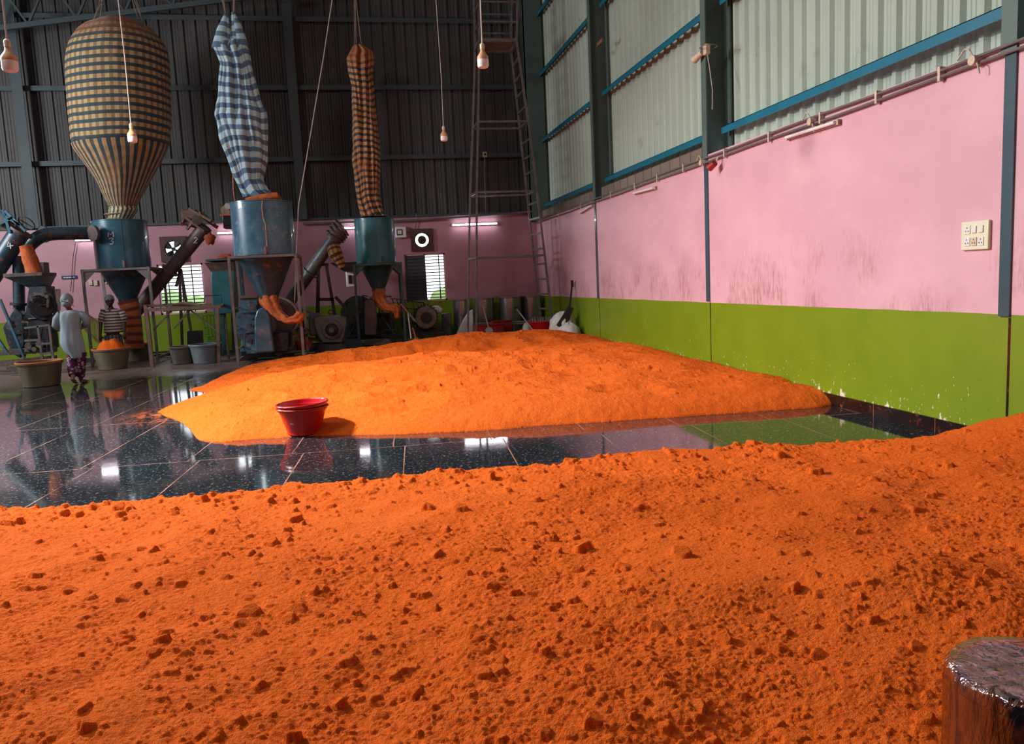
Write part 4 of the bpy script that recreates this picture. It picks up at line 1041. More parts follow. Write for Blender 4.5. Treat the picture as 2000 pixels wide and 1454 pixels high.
for a, b in (((74, 637), (84, 713)), ((96, 635), (105, 710)), ((48, 641), (97, 635)), ((76, 672), (99, 671)), ((78, 692), (102, 689)), ((48, 666), (78, 664))):
    MB().obox(at(*a, 17.3), at(*b, 17.3), .045, .04).build('bar', 'frame_steel', gr, smooth=False)
sr = thing('folding_rail', 'tan slatted rail sloping down between the two workers', 'rail', tuple(at(180, 640, 19.6)))
for a, b in (((163, 610), (193, 630)), ((163, 641), (197, 673)), ((163, 610), (163, 641)), ((193, 630), (197, 673))): MB().obox(at(*a, 19.6), at(*b, 19.6), .04, .04).build('bar', 'yellow_rail', sr, smooth=False)
for k in range(1, 9): MB().obox(at(163+30*k/9, 610+20*k/9, 19.6), at(163+34*k/9, 641+32*k/9, 19.6), .018, .018).build('slat', 'yellow_rail', sr, smooth=False)
# table frame
tf = thing('work_frame', 'rusty open work frame standing over the two grey tubs', 'frame', tuple(at(360, 712, 18.5)))
fa, fb, ra, rb = at(286, 606, 18.2), at(432, 599, 18.2), at(283, 598, 19.2), at(437, 595, 19.2)
for a, b, w in ((fa, fb, .07), (ra, rb, .06), (fa, ra, .06), (fb, rb, .06)): MB().obox(a, b, w, w).build('top_rail', 'old_wood', tf, smooth=False)
for a, b in ((fa, (298, 718)), (at(424, 600, 18.2), (428, 709))):
    q = A(*b, 0, 2); MB().obox((a.x, a.y, a.z), (q.x, q.y, 0), .075, .075).build('leg', 'old_wood', tf, smooth=False)
for a in (ra, rb, at(326, 600, 19.2)): MB().obox(a, (a.x, a.y, 0), .05, .05).build('leg', 'rust_pipe', tf, smooth=False)
for a, b in (((300, 645), (336, 606)), ((340, 642), (372, 605)), ((372, 606), (422, 645)), ((420, 606), (426, 604))): MB().obox(at(*a, 18.25), at(*b, 18.25), .05, .03).build('brace', 'rust_pipe', tf, smooth=False)
tag(MB().tube([at(398, 592, 18.6), at(400, 578, 18.6), at(432, 577, 18.6), at(433, 592, 18.6)], .012, 6).build('wire_frame', 'dark_iron', None, tuple(at(398, 592, 18.6))), 'thin bent wire frame on the right end of the work frame', 'wire frame')
tag(MB().tube([at(335, 596, 18.4), at(355, 594, 18.5), at(375, 594, 18.5), at(392, 597, 18.4)], [.02, .05, .05, .02], 8).build('cloth_roll', 'old_wood', None, tuple(at(360, 595, 18.4))), 'brown rag lying on the top rail of the work frame', 'rag')
# teal feed box by tank 2
fx = thing('feed_box', 'teal sheet-metal feed box behind the middle tank', 'feed box', tuple(at(435, 600, 19.2)))
frustum(MB(), (409, 462, 507), (409, 462, 511), 19.2, .5, .5).build('lid', 'teal_dark', fx, bevel=.01)
frustum(MB(), (406, 462, 513), (417, 462, 530), 19.2, .45, .35).build('collar', 'rust_pipe', fx, smooth=False)
frustum(MB(), (417, 462, 530), (421, 462, 612), 19.2, .35, .3).build('bin', 'teal_paint', fx, bevel=.01)
MB().obox(at(434, 612, 19), at(437, 690, 19), .09, .09).build('leg', 'teal_dark', fx); MB().obox(at(456, 612, 19.3), at(458, 690, 19.3), .09, .09).build('leg', 'teal_dark', fx)
tag(MB().tube([at(424, 505, 19.1), at(435, 502, 19.1), at(448, 502, 19.1), at(453, 506, 19.1)], [.02, .07, .07, .02], 10).build('red_rag', 'red_cloth', None, tuple(at(438, 503, 19.1))), 'dark red rag lying on the teal feed box', 'rag')
gu = thing('gear_motor', 'black box motor with orange top and roller left of the middle tank', 'motor', tuple(at(447, 435, 18.6)))
frustum(MB(), (437, 460, 422), (439, 460, 447), 18.6, .2, .18).build('case', 'black_plastic', gu, bevel=.01)
frustum(MB(), (433, 460, 420), (433, 460, 423), 18.6, .22, .22).build('top_plate', 'orange_paint', gu)
MB().cone(at(440, 412, 18.4), at(456, 406, 18.7), .11, .11, 16).build('roller', 'old_wood', gu); MB().cone(at(444, 403, 18.3), at(450, 402, 18.5), .07, .07, 14).build('pulley', 'galv', gu)
MB().obox(at(462, 445, 18.6), V((at(462, 445, 18.6).x, 18.6, 0)), .09, .09).build('post', 'blue_dark', gu)
# mill under tank 2
Ym = 18.3
g = thing('grinding_mill', 'blue grinding mill with a tall rounded belt guard under the middle tank', 'grinder', tuple(at(520, 695, Ym)), 'grinding mills')
MB().cone(at(498, 635, Ym-.25), at(498, 635, Ym+.3), .44, .44, 40).build('mill_body', 'blue_old', g)
MB().cone(at(498, 635, Ym-.30), at(498, 635, Ym-.25), .34, .34, 36).build('cover_plate', 'blue_old', g)
mb = MB(); c = at(498, 635, Ym-.31)
for k in range(12): a = 2*PI*k/12; mb.cone(c+V((.39*math.cos(a), .04, .39*math.sin(a))), c+V((.39*math.cos(a), 0, .39*math.sin(a))), .016, .016, 6)
mb.build('bolts', 'dusty_steel', g)
frustum(MB(), (470, 507, 577), (470, 507, 582), Ym-.1, .3, .3).build('inlet_flange', 'old_wood', g)
frustum(MB(), (472, 505, 582), (474, 505, 610), Ym-.1, .25, .25).build('inlet', 'blue_old', g)
frustum(MB(), (476, 512, 645), (472, 515, 690), Ym, .25, .3).build('pedestal', 'blue_old', g, bevel=.02)
P = [(499, 690), (497, 650), (497, 622), (501, 608), (507, 602), (515, 601), (521, 604), (526, 616), (529, 640), (533, 670), (536, 688)]
MB().prism(poly3(P, Ym-.75), (0, .28, 0)).build('belt_guard', 'guard_blue', g, bevel=.03)
c = at(543, 620, Ym+.2); MB().cone(c-V((0, .1, 0)), c+V((0, .1, 0)), .47, .47, 40).build('flywheel', 'grey_pipe', g); MB().ring(c-V((0, .1, 0)), (0, 1, 0), .45, .03, 40).build('wheel_rim', 'galv', g)
frustum(MB(), (532, 566, 648), (532, 566, 688), Ym-.2, .25, .25).build('motor_case', 'mill_dark', g, bevel=.05)
for a, b in (((470, 697), (705, 683)), ((468, 684), (700, 673))): 
    p_, q_ = at(*a, Ym-.3), at(*b, 19.3); p_.z = q_.z = .16
    MB().obox(p_+V((0, .5*(a[1] < 690), 0)), q_+V((0, .5*(a[1] < 690), 0)), .1, .16).build('base_beam', 'blue_dark', g, smooth=False)
for i, (a, b, c_, w) in enumerate((((566, 600), (612, 612), 'dusty_steel', .05), ((560, 612), (616, 625), 'rust_pipe', .05), ((570, 655), (640, 668), 'old_wood', .07), ((565, 640), (622, 648), 'dusty_steel', .06), ((590, 625), (600, 672), 'dark_iron', .06))):
    MB().obox(at(*a, 18.9), at(*b, 18.9), w, w).build('linkage', c_, g, smooth=False)
fittings(g, 478, 496, 590, 680, Ym-.42, 6, 5); fittings(g, 536, 600, 640, 690, Ym-.3, 12, 6)
# mid mill
Yq = 19.0
g = thing('grinding_mill', 'grey-blue mill with a trapezoid cover and round shaft hub between the tanks', 'grinder', tuple(at(645, 680, Yq)), 'grinding mills')
MB().prism(poly3([(620, 655), (612, 632), (612, 622), (630, 617), (655, 617), (676, 621), (677, 632), (673, 655), (668, 670), (630, 670)], Yq-.35), (0, .5, 0)).build('cover', 'grey_pipe', g, bevel=.025)
c = at(648, 644, Yq-.35); MB().cone(c, c-V((0, .04, 0)), .24, .22, 32).build('cover_plate', 'grey_pipe', g); MB().cone(c-V((0, .04, 0)), c-V((0, .14, 0)), .15, .12, 24).build('hub', 'dark_iron', g); MB().cone(c-V((0, .1, 0)), c-V((0, .26, 0)), .06, .06, 16).build('shaft', 'dusty_steel', g)
frustum(MB(), (602, 625, 612), (606, 630, 655), Yq, .2, .25).build('motor', 'grey_pipe', g, bevel=.04)
frustum(MB(), (622, 676, 670), (615, 684, 690), Yq-.1, .35, .4).build('pedestal', 'dark_iron', g, bevel=.02)
MB().ring(at(646, 610, Yq-.1), (0, 1, 0), .05, .012, 16).build('lifting_eye', 'dark_iron', g)
tag(MB().lathe(at(592, 655, 18.6), [(.16, .18), (.2, .35), (.21, .36), (.19, .35)], 20).build('orange_pan', 'orange_paint', None, tuple(at(592, 655, 18.6))), 'small orange pan on the base beams behind the middle tank leg', 'pan')
# mill under tank 3
Y5 = 21.3
g = thing('grinding_mill', 'dark green grinding mill with a brown belt guard under the teal tank', 'grinder', tuple(at(720, 670, Y5)), 'grinding mills')
MB().cone(at(700, 612, Y5-.3), at(700, 612, Y5+.3), .46, .46, 36).build('mill_body', 'mill_green', g)
fittings(g, 668, 775, 570, 655, Y5-.45, 14, 3)
frustum(MB(), (672, 765, 612), (668, 772, 662), Y5, .3, .3).build('pedestal', 'mill_green', g, bevel=.03)
frustum(MB(), (645, 712, 513), (672, 712, 530), Y5-.1, .3, .25).build('feed_hopper', 'dark_iron', g, smooth=False)
MB().cbox(at(685, 545, Y5), (.24, .3, .44)).build('feed_box', 'white_paint', g, bevel=.03); MB().cbox(at(684, 546, Y5-.16), (.09, .04, .22)).build('sight_slot', 'black_plastic', g)
MB().prism(poly3([(713, 655), (712, 610), (712, 590), (720, 585), (730, 586), (735, 600), (737, 630), (735, 655)], Y5-.95), (0, .25, 0)).build('belt_guard', 'rust_pipe', g, bevel=.03)
for a, b in (((700, 620), (678, 660)), ((745, 618), (772, 655))): MB().obox(at(*a, Y5-.5), at(*b, Y5-.5), .04, .04).build('brace', 'teal_dark', g, smooth=False)
frustum(MB(), (676, 775, 656), (676, 775, 662), Y5-.5, .1, .1).build('base_beam', 'dark_iron', g)
bm_ = thing('belt_cage', 'wire belt cage between the teal tank and the round motor', 'guard', tuple(at(800, 615, 21.1)))
for a, b in (((762, 583), (828, 592)), ((828, 592), (822, 640)), ((765, 583), (790, 645)), ((775, 600), (826, 606)), ((780, 615), (824, 620)), ((785, 630), (823, 634)), ((775, 586), (800, 645)), ((790, 588), (810, 642)), ((806, 590), (816, 640))):
    MB().obox(at(*a, 21.1), at(*b, 21.1), .022, .022).build('wire', 'dark_iron', bm_)
m = thing('electric_motor', 'round dark brown electric motor below the half-shuttered window', 'motor', tuple(at(832, 640, 20.9)))
c = at(831, 620, 20.9)
MB().cone(c-V((0, .25, 0)), c+V((0, .35, 0)), .31, .31, 14).build('casing', 'dark_iron', m, ang=20); MB().cone(c-V((0, .29, 0)), c-V((0, .25, 0)), .27, .29, 28).build('end_shield', 'old_wood', m); MB().cone(c-V((0, .32, 0)), c-V((0, .28, 0)), .14, .15, 20).build('hub', 'dark_iron', m)
mb = MB()
for k in range(24): a = 2*PI*k/24; u_ = V((math.cos(a), 0, math.sin(a))); mb.obox(c+u_*.33+V((0, -.2, 0)), c+u_*.33+V((0, .3, 0)), .012, .05, up=u_)
mb.build('cooling_fins', 'dark_iron', m, smooth=False)
for a, b in (((790, 645), (868, 643)), ((800, 651), (872, 650))): MB().obox(at(*a, 20.8), at(*b, 20.8), .06, .10).build('base_rail', 'dark_iron', m, smooth=False)
tag(frustum(MB(), (863, 880, 612), (863, 881, 664), 21.4, .15, .15).build('grey_box', 'grey_pipe', None, tuple(at(872, 650, 21.4)), bevel=.02), 'plain grey steel box between the round motor and the drums', 'box')
def blob(c, r, sc, mat, name, label, cat, seed, amt=.16, group=None):
    mb = MB().ball(c, r, 28, sc); g_ = np.random.default_rng(seed); ph = g_.uniform(0, 6, 6)
    for i, v in enumerate(mb.v):
        d_ = v-V(c); a = math.atan2(d_.y, d_.x); q = 1+amt*math.sin(3*a+ph[0]+d_.z*6)*.6+amt*.5*math.sin(7*a+ph[1]-d_.z*14)+amt*.3*math.sin(13*a+d_.z*22+ph[2])
        z = V(c).z+d_.z*(1+amt*.5*math.sin(4*a+ph[3]))
        mb.v[i] = V((c[0]+d_.x*q, c[1]+d_.y*q, max(z, c[2]-r*sc[2]*.8)))
    o = mb.build(name, mat, None, (c[0], c[1], c[2]-r*sc[2]*.8), ang=60); return tag(o, label, cat, group)
blob(tuple(at(852, 606, 21.2)), .15, (1.1, .8, .8), 'white_sack', 'plastic_bag', 'small white plastic bag lying on the grey box by the round motor', 'bag', 1)
# loose scrap under the machines
for i, (a, b, Ys, w, h, mt) in enumerate(((480, 700, 18.3, .5, .05, 'dark_iron'), (540, 702, 18.6, .8, .04, 'dusty_steel'), (650, 690, 19.6, .6, .05, 'dark_iron'), (730, 672, 20.3, .9, .06, 'dusty_steel'), (170, 690, 20.2, .7, .05, 'dark_iron'), (30, 705, 18.9, .9, .06, 'dusty_steel'), (350, 678, 20.9, 1.2, .05, 'dark_iron'), (440, 690, 19.8, .6, .06, 'dark_iron'))):
    q = at(a, b, Ys); q.z = .03+h/2
    lab = ['under the middle tank stand', 'along the foot of the middle mill', 'beside the grey-blue mill', 'in front of the dark green mill', 'behind the heaped tub', 'at the left edge by the rail', 'below the left window', 'by the teal feed box leg'][i]
    tag(MB().cbox(q, (w, .12, h)).cbox(q+V((.1, .1, h)), (w*.7, .10, h)).build('steel_offcut', mt, None, (q.x, q.y, 0), False), 'dark flat steel offcuts on the floor '+lab, 'scrap', 'steel offcuts')
# chair and panel
ch = thing('plastic_chair', 'bright green plastic chair with slatted back stacked behind the work frame', 'chair', tuple(at(412, 670, 21.4)))
a, b = at(402, 608, 21.4), at(428, 668, 21.4); cx_, w_ = (a.x+b.x)/2, (b.x-a.x)/2+.04
MB().box((cx_-w_, 21.25, .42), (cx_+w_, 21.65, .45)).build('seat', 'chair_green', ch, bevel=.01)
for sx in (-1, 1):
    for sy_ in (21.28, 21.62): MB().obox((cx_+sx*w_*.9, sy_, 0), (cx_+sx*w_*.85, sy_, .43), .05, .05).build('leg', 'chair_green', ch)
mb = MB()
for k in range(5): x = cx_-w_+2*w_*k/4; mb.obox((x, 21.25, .45), (x, 21.2, .98), .035, .02)
mb.obox((cx_-w_, 21.2, .98), (cx_+w_, 21.2, .98), .06, .025)
mb.build('backrest', 'chair_green', ch, smooth=False)
for k in range(2): z = .66; MB().obox((cx_+(2*k-1)*w_, 21.22, z), (cx_+(2*k-1)*w_, 21.6, z), .05, .03).build('armrest', 'chair_green', ch)
tag(frustum(MB(), (366, 396, 646), (366, 398, 692), 20.6, .03, .03).build('leaning_panel', 'dark_panel', None, tuple(at(382, 680, 20.6))), 'dark grey panel leaning behind the two grey tubs', 'panel')
# tubs
def tub(px, py, w, h, wb, mat, label, heap_=0, grp='wide plastic tubs'):
    c = A(px, py, 0, 2); k = c.y/F*1.02; R, r, H = w/2*k, wb/2*k, h*k
    t = thing('round_tub', label, 'tub', (c.x, c.y, 0), grp); c2 = (c.x, c.y+r*.8)
    MB().lathe(c2, [(r*.9, 0), (r, .01), (r*1.02, .04), (R*.93, H*.85), (R*.95, H*.9), (R, H*.93), (R, H), (R*.96, H), (R*.90, H*.85), (r*.95, .05), (.01, .04)], 40, False).build('bowl', mat, t)
    MB().ring((*c2, H), (0, 0, 1), R*.98, .018, 40).build('rim', 'tub_rim' if mat == 'tub' else mat, t)
    if heap_:
        mb = MB().lathe(c2, [(R*.9, H*.8), (R*.8, H*.95), (R*.52, H+heap_*.55), (R*.3, H+heap_*.95), (R*.12, H+heap_), (.005, H+heap_*.97)], 32)
        for i, v in enumerate(mb.v): mb.v[i] = v+V((.012*math.sin(v.y*40), .01*math.sin(v.x*37), .02*math.sin(v.x*19+v.y*11)))
        tag(mb.build('powder', 'powder_fine', None, (*c2, H*.8)), 'orange powder heaped in the middle tub by the workers' if heap_ > .1 else 'orange powder in the tub under the striped chute', 'powder', kind='stuff')
    return t
tub(72, 757, 75, 43, 58, 'tub', 'yellow-green tub standing alone at the left, nearest the camera')
tub(215, 723, 64, 37, 47, 'tub', 'yellow-green tub heaped with orange powder in front of the striped-shirt worker', .20)
tub(267, 706, 50, 31, 38, 'tub', 'yellow-green tub under the striped cloth chute', .03)
tub(356, 712, 48, 31, 36, 'tub_grey', 'brownish grey tub, left one under the work frame')
tub(401, 711, 58, 34, 46, 'tub_blue', 'bluish grey tub, right one under the work frame')
# red tub on the far heap
c = A(592, 856, 0, 2); c = V((c.x, c.y+.22, .012))
def red_tub(z, tilt, label, sticker):
    t = thing('red_tub', label, 'tub', (c.x, c.y, z), 'two nested red tubs')
    r, R, H = .178, .272, .29
    def T(mb):
        for i, v in enumerate(mb.v): mb.v[i] = V((v.x, v.y, v.z+(v.x-c.x)*tilt*(v.z-z)/H))
        return mb
    T(MB().lathe(c, [(r*.93, z), (r, z+.008), (r, z+.03), (r*1.02, z+.04), (R*.9, z+H*.86), (R*.97, z+H*.9), (R*.97, z+H*.96), (R*1.02, z+H*.965), (R*1.02, z+H), (R*.96, z+H), (R*.93, z+H*.9), (r*.95, z+.03), (.01, z+.03)], 64, False)).build('bowl', 'red_plastic', t)
    T(MB().ring((c.x, c.y, z+H), (0, 0, 1), R, .010, 64)).build('rim', 'red_plastic', t)
    if sticker:
        a = math.radians(-118); rr = r+(R*.9-r)*.55+.012; p_ = V((c.x+rr*math.cos(a), c.y+rr*math.sin(a), z+H*.5))
        MB().obox(p_-V((-math.sin(a), math.cos(a), 0))*.02, p_+V((-math.sin(a), math.cos(a), 0))*.02, .004, .012, up=(0, 0, 1)).build('sticker', 'silver', t)
red_tub(.012, .0, 'lower of the two nested red tubs on the near edge of the far heap', True)
red_tub(.055, .035, 'upper red tub set slightly tilted inside the other at the edge of the far heap', False)
# steel drums
for i, (px, Yd, r, lab) in enumerate(((901, 21.5, .23, 'stainless drum alone at the left, beside the white sheet'), (944, 21.7, .30, 'stainless drum directly behind the left scaffold legs'), (997, 21.6, .30, 'stainless drum in the middle of the row, right of the scaffold legs'), (1012, 21.95, .22, 'slimmer stainless drum squeezed at the back of the row'), (1039, 21.7, .27, 'stainless drum at the right end, by the ladder foot'))):
    p = at(px, 600, Yd); h = 1.03
    t = thing('steel_drum', lab, 'drum', (p.x, Yd, 0), 'stainless drums along the far wall')
    MB().lathe(p, [(r*.98, 0), (r, .02), (r, h-.02), (r+.008, h-.015), (r+.008, h), (r-.01, h), (r-.01, .1), (.01, .1)], 48, False).build('shell', 'stainless', t)
    MB().lathe(p, [(r+.010, h-.03), (r+.014, h-.02), (r+.014, h+.004), (r*.9, h+.012), (.01, h+.018)], 48, False).build('lid', 'stainless', t)
tag(MB().prism(poly3([(888, 662), (905, 625), (915, 610), (924, 604), (926, 660)], 20.9), (0, .12, 0)).build('plastic_sheet', 'white_sack', None, tuple(at(910, 652, 20.9)), bevel=.03), 'crumpled white plastic sheet leaning on the left scaffold leg', 'sheet')
def crate(l_, r_, t_, b_, Yc, mat, label):
    a, b = at(l_, b_, Yc), at(r_, t_, Yc); z0, z1 = max(0, min(a.z, b.z)), b.z; T = .03
    t = thing('crate', label, 'crate', ((a.x+b.x)/2, Yc, z0), 'red crates at the foot of the scaffold')
    x0, x1, y0, y1 = a.x, b.x, Yc-.25, Yc+.25
    MB().box((x0, y0, z0), (x1, y0+T, z1)).box((x0, y1-T, z0), (x1, y1, z1)).box((x0, y0+T, z0), (x0+T, y1-T, z1)).box((x1-T, y0+T, z0), (x1, y1-T, z1)).box((x0, y0, z0), (x1, y1, z0+T)).build('body', mat, t, smooth=False)
    MB().obox((x0-.01, y0-.01, z1), (x1+.01, y0-.01, z1), .04, .03).build('rim', mat, t)
crate(926, 980, 632, 655, 20.6, 'red_dark', 'dark red crate in front of the drums, left one')
crate(962, 996, 625, 650, 21.1, 'red_dark', 'dark red crate pushed behind the left crate')
sh = thing('low_bench', 'low steel bench running in front of the drums', 'bench', tuple(at(1020, 640, 21.2)))
for a, b in (((925, 636), (1078, 629)), ((925, 632), (1078, 626))): MB().obox(at(*a, 21.15), at(*b, 21.15), .035, .035).build('rail', 'galv', sh, smooth=False)
for px in (930, 1003, 1073): q = at(px, 632, 21.15); MB().obox(q, (q.x, q.y, 0), .04, .04).build('leg', 'galv', sh, smooth=False)
a = at(1056, 640, 19.2); t = thing('red_basin', 'bright red basin of metal tools beside the white sacks', 'basin', (a.x, 19.2, 0))
MB().lathe((a.x, 19.2), [(.24, 0), (.25, .02), (.31, .42), (.33, .43), (.33, .45), (.30, .45), (.24, .04), (.01, .04)], 36, False).build('bowl', 'red_plastic', t)
for k in range(5):
    q = V((a.x-.22+.1*k, 19.1+.06*(k % 2), .40)); tag(MB().tube([q, q+V((.0, 0, .14)), q+V((.05, 0, .16)), q+V((.06, 0, .05))], .014, 6).build('metal_scoop', 'silver', None, tuple(q)), 'bent metal scoop handles sticking out of the red basin', 'scoop', 'scoops in the red basin')
blob(tuple(at(1030, 646, 19.3)), .16, (.8, .7, 1.2), 'white_sack', 'powder_sack', 'small white sack left of the red basin', 'sack', 6)
blob((*[x for x in at(1099, 625, 18.1)[:2]], .38), .33, (.95, .7, 1.0), 'white_sack', 'powder_sack', 'large white sack, the left and taller one by the right wall', 'sack', 4, .12)
blob((at(1112, 640, 17.75).x, 17.75, .22), .24, (1.1, .8, 1.0), 'white_sack', 'powder_sack', 'crumpled white sack in front, against the right wall', 'sack', 9, .14)
def shovel(top, bot, Y0, Y1, label, grip=True, mat='galv', blade=.16, bm2='dark_iron', zb=None):
    a, b = at(*top, Y0), at(*bot, Y1)
    if zb is not None: b.z = zb
    t = thing('shovel', label, 'shovel', tuple(b), 'shovels'); d_ = (b-a).normalized(); u_ = d_.cross(V((0, 1, 0))).normalized()
    MB().tube([a, b], .018, 8).build('shaft', mat, t)
    if grip:
        MB().tube([a, a-d_*.06+u_*.06, a-d_*.14+u_*.06], .014, 6).tube([a, a-d_*.06-u_*.06, a-d_*.14-u_*.06], .014, 6).tube([a-d_*.14+u_*.06, a-d_*.14-u_*.06], .016, 6).build('grip', bm2, t)
    P = [b+u_*.04, b+u_*blade*.5+d_*.05, b+u_*blade*.5+d_*.22, b+d_*.30, b-u_*blade*.5+d_*.22, b-u_*blade*.5+d_*.05, b-u_*.04]
    MB().prism(P, (0, .012, .004)).build('blade', bm2, t, bevel=.003)
    return t
shovel((783, 594), (798, 612), 18.3, 18.2, 'orange-dusted shovel standing in the far heap under the teal tank', False, 'orange_paint', .05, 'dusty_steel')
shovel((797, 612), (803, 662), 18.2, 17.9, 'grey-shafted shovel dug into the back of the far heap', False, 'galv', .16, 'dark_iron')
shovel((806, 641), (812, 660), 18.4, 18.3, 'short rust-orange trowel leaning behind the far heap', False, 'orange_paint', .12, 'orange_paint')
shovel((944, 600), (954, 640), 19.6, 19.2, 'shovel with a grey D-grip leaning on the red crates', True, 'galv', .18, 'galv')
shovel((1010, 605), (1040, 644), 19.8, 18.6, 'black-gripped shovel sloping in front of the steel drums', True, 'galv', .22, 'dark_iron')
a, b = at(1117.5, 556, 18.3), at(1112, 607, 18.0)
t = thing('shovel', 'black upright shovel resting on the white sacks by the right wall', 'shovel', tuple(b), 'shovels')
MB().tube([a, b], .024, 8).build('shaft', 'black_plastic', t); MB().obox(a+V((0, 0, -.06)), a+V((.0, 0, .1)), .09, .05).build('grip', 'black_plastic', t)
MB().prism([b+V((-.05, -.1, .1)), b+V((.08, -.1, .05)), b+V((-.04, -.12, -.22)), b+V((-.28, -.14, -.38)), b+V((-.36, -.14, -.33)), b+V((-.20, -.12, -.12))], (0, .03, .02)).build('blade', 'dark_iron', t, bevel=.004)
# scaffold tower
sc = thing('scaffold_tower', 'tall tapering steel scaffold tower with a ladder side in the far right corner', 'scaffold', tuple(at(1000, 640, 19.9)))
YF, YR = 19.4, 20.3
def ln(pts, Y): return [at(a, b, Y) for a, b in pts]
FL = ln([(937, -25), (937, 3), (936, 79), (933.5, 238), (931, 376), (931, 500), (930, 660)], YF); FR = ln([(1012, -25), (1011, 4.5), (1009, 80), (1032, 240), (1049, 374), (1064, 500), (1080, 640)], YF)
RL = ln([(925, -10), (926, 27), (928, 94), (923, 257), (918, 384), (916, 500), (914, 650)], YR); RR = ln([(1000, -10), (999, 29), (998.5, 98), (1015.5, 257), (1030, 384), (1043, 506), (1058, 640)], YR)
for L in (FL, FR, RL, RR):
    L = L[:]; d_ = L[-1]-L[-2]; L[-1] = L[-2]+d_*((0-L[-2].z)/d_.z)
    mb = MB()
    for k in range(len(L)-1): mb.obox(L[k], L[k+1], .05, .05)
    mb.build('leg', 'frame_steel', sc, smooth=False)
def zrow(L, z):
    for k in range(len(L)-1):
        if L[k].z >= z >= L[k+1].z: t = (L[k].z-z)/(L[k].z-L[k+1].z); return L[k].lerp(L[k+1], t)
    return L[-1]
for z in (FL[3].z, FL[4].z, at(931, 504, YF).z):
    for P_, Q_ in ((FL, FR), (FR, RR), (RR, RL), (RL, FL)): MB().obox(zrow(P_, z), zrow(Q_, z), .045, .045).build('cross_rail', 'frame_steel', sc, smooth=False)
for z in (FL[1].z, at(937, 42, YF).z):
    for P_, Q_ in ((FL, FR), (RR, RL), (RL, FL)): MB().obox(zrow(P_, z), zrow(Q_, z), .035, .035).build('guard_rail', 'frame_steel', sc, smooth=False)
zt = FL[2].z
for P_, Q_ in ((FL, FR), (FR, RR), (RR, RL), (RL, FL)): MB().obox(zrow(P_, zt), zrow(Q_, zt), .06, .06).build('platform_frame', 'frame_steel', sc, smooth=False)
a, b, c_, d_ = [zrow(L, zt)+V((0, 0, .03)) for L in (FL, FR, RR, RL)]
for k in range(4):
    t0, t1 = k/4+.01, (k+1)/4-.01
    p0, p1, p2, p3 = a.lerp(d_, t0), b.lerp(c_, t0), b.lerp(c_, t1), a.lerp(d_, t1); MB().prism([p0, p1, p2, p3], (0, 0, .035)).build('plank', 'wood', sc, smooth=False)
z = zt-.38
while z > .3:
    if all(abs(z-q) > .12 for q in (FL[3].z, FL[4].z, at(931, 504, YF).z)): MB().obox(zrow(FR, z), zrow(RR, z), .04, .045).build('ladder_rung', 'frame_steel', sc, smooth=False)
    z -= .385
# wrapped bundle in the right foreground
dr = FW+R2*((2018-1000)/F)-U2*((1312-727)/F); c = EYE+dr*1.50
t = thing('wrapped_bundle', 'plastic-wrapped round bundle at the bottom right corner, nearest the camera', 'bundle', (c.x, c.y, 0))
R = .150; zt = c.z
def wob(mb, amt, seed):
    for i, v in enumerate(mb.v):
        a = math.atan2(v.y-c.y, v.x-c.x); q = 1+amt*(math.sin(9*a+v.z*9+seed)+.7*math.sin(17*a-v.z*15)+.5*math.sin(31*a+v.z*33))
        mb.v[i] = V((c.x+(v.x-c.x)*q, c.y+(v.y-c.y)*q, v.z+amt*.06*math.sin(a*5+v.x*60)+amt*.08*math.sin(v.y*70)))
    return mb
def pz(*zs): return [(r, zt+z) for r, z in zs]
wob(MB().lathe(c, [(R*.93, 0)]+[(R*.93, zt*k/14) for k in range(1, 14)]+pz((R*.93, -.03), (R*.88, -.012), (R*.7, -.02), (R*.35, -.024), (.004, -.024)), 72, False), .006, 1).build('contents', 'bundle', t, ang=80)
mb = MB()
for i in range(-4, 5):
    for j in range(-4, 5):
        if math.hypot(i, j)*.03 < R*.72: mb.cbox((c.x+i*.03, c.y+j*.03, zt-.012-.004*((i+j) % 2)), (.026, .024, .012))
mb.build('label_blocks', plain('amber', (.55, .20, .03), .4, 0, .6, (.06, .03, .02), .5, 30), t, bevel=.003)
film_o = wob(MB().lathe(c, [(R, .0)]+[(R, zt*k/30) for k in range(1, 30)]+pz((R, -.028), (R*.985, -.008), (R*.93, .004), (R*.8, .006), (R*.6, .002), (R*.3, -.002), (.004, -.002)), 120, False), .008, 4).build('plastic_film', 'film', t, ang=80)
# ------------------------------------------------------------------ workers
def remesh(o, vox=.012):
    m = o.modifiers.new('skin', 'REMESH'); m.mode = 'VOXEL'; m.voxel_size = vox; m.use_smooth_shade = True
    s = o.modifiers.new('soft', 'SMOOTH'); s.iterations = 3; s.factor = .5
def hand(mb, w, d, side, curl=.5):
    """palm and five separate curled digits; w wrist, d direction of the hand, side: +1/-1 thumb side along x"""
    d = V(d).normalized(); u = V((side, 0, 0)); u = (u-d*u.dot(d)).normalized(); nrm = d.cross(u)
    p = V(w); mb.tube([p, p+d*.04, p+d*.09], [.026, .040, .038], 10)
    for k, ln_ in enumerate((.075, .085, .08, .062)):
        o = p+d*.085+u*(.028-.019*k); q = o+d*ln_*.5+nrm*.01*curl; r = q+d*ln_*.35*(1-curl*.4)+nrm*ln_*.4*curl; mb.tube([o, q, r], [.0095, .009, .007], 8)
    o = p+d*.03+u*.03; mb.tube([o, o+u*.03+d*.03, o+u*.035+d*.06], [.012, .011, .008], 8)
def worker(name, label, Y, base): return thing('person', label, 'person', base)
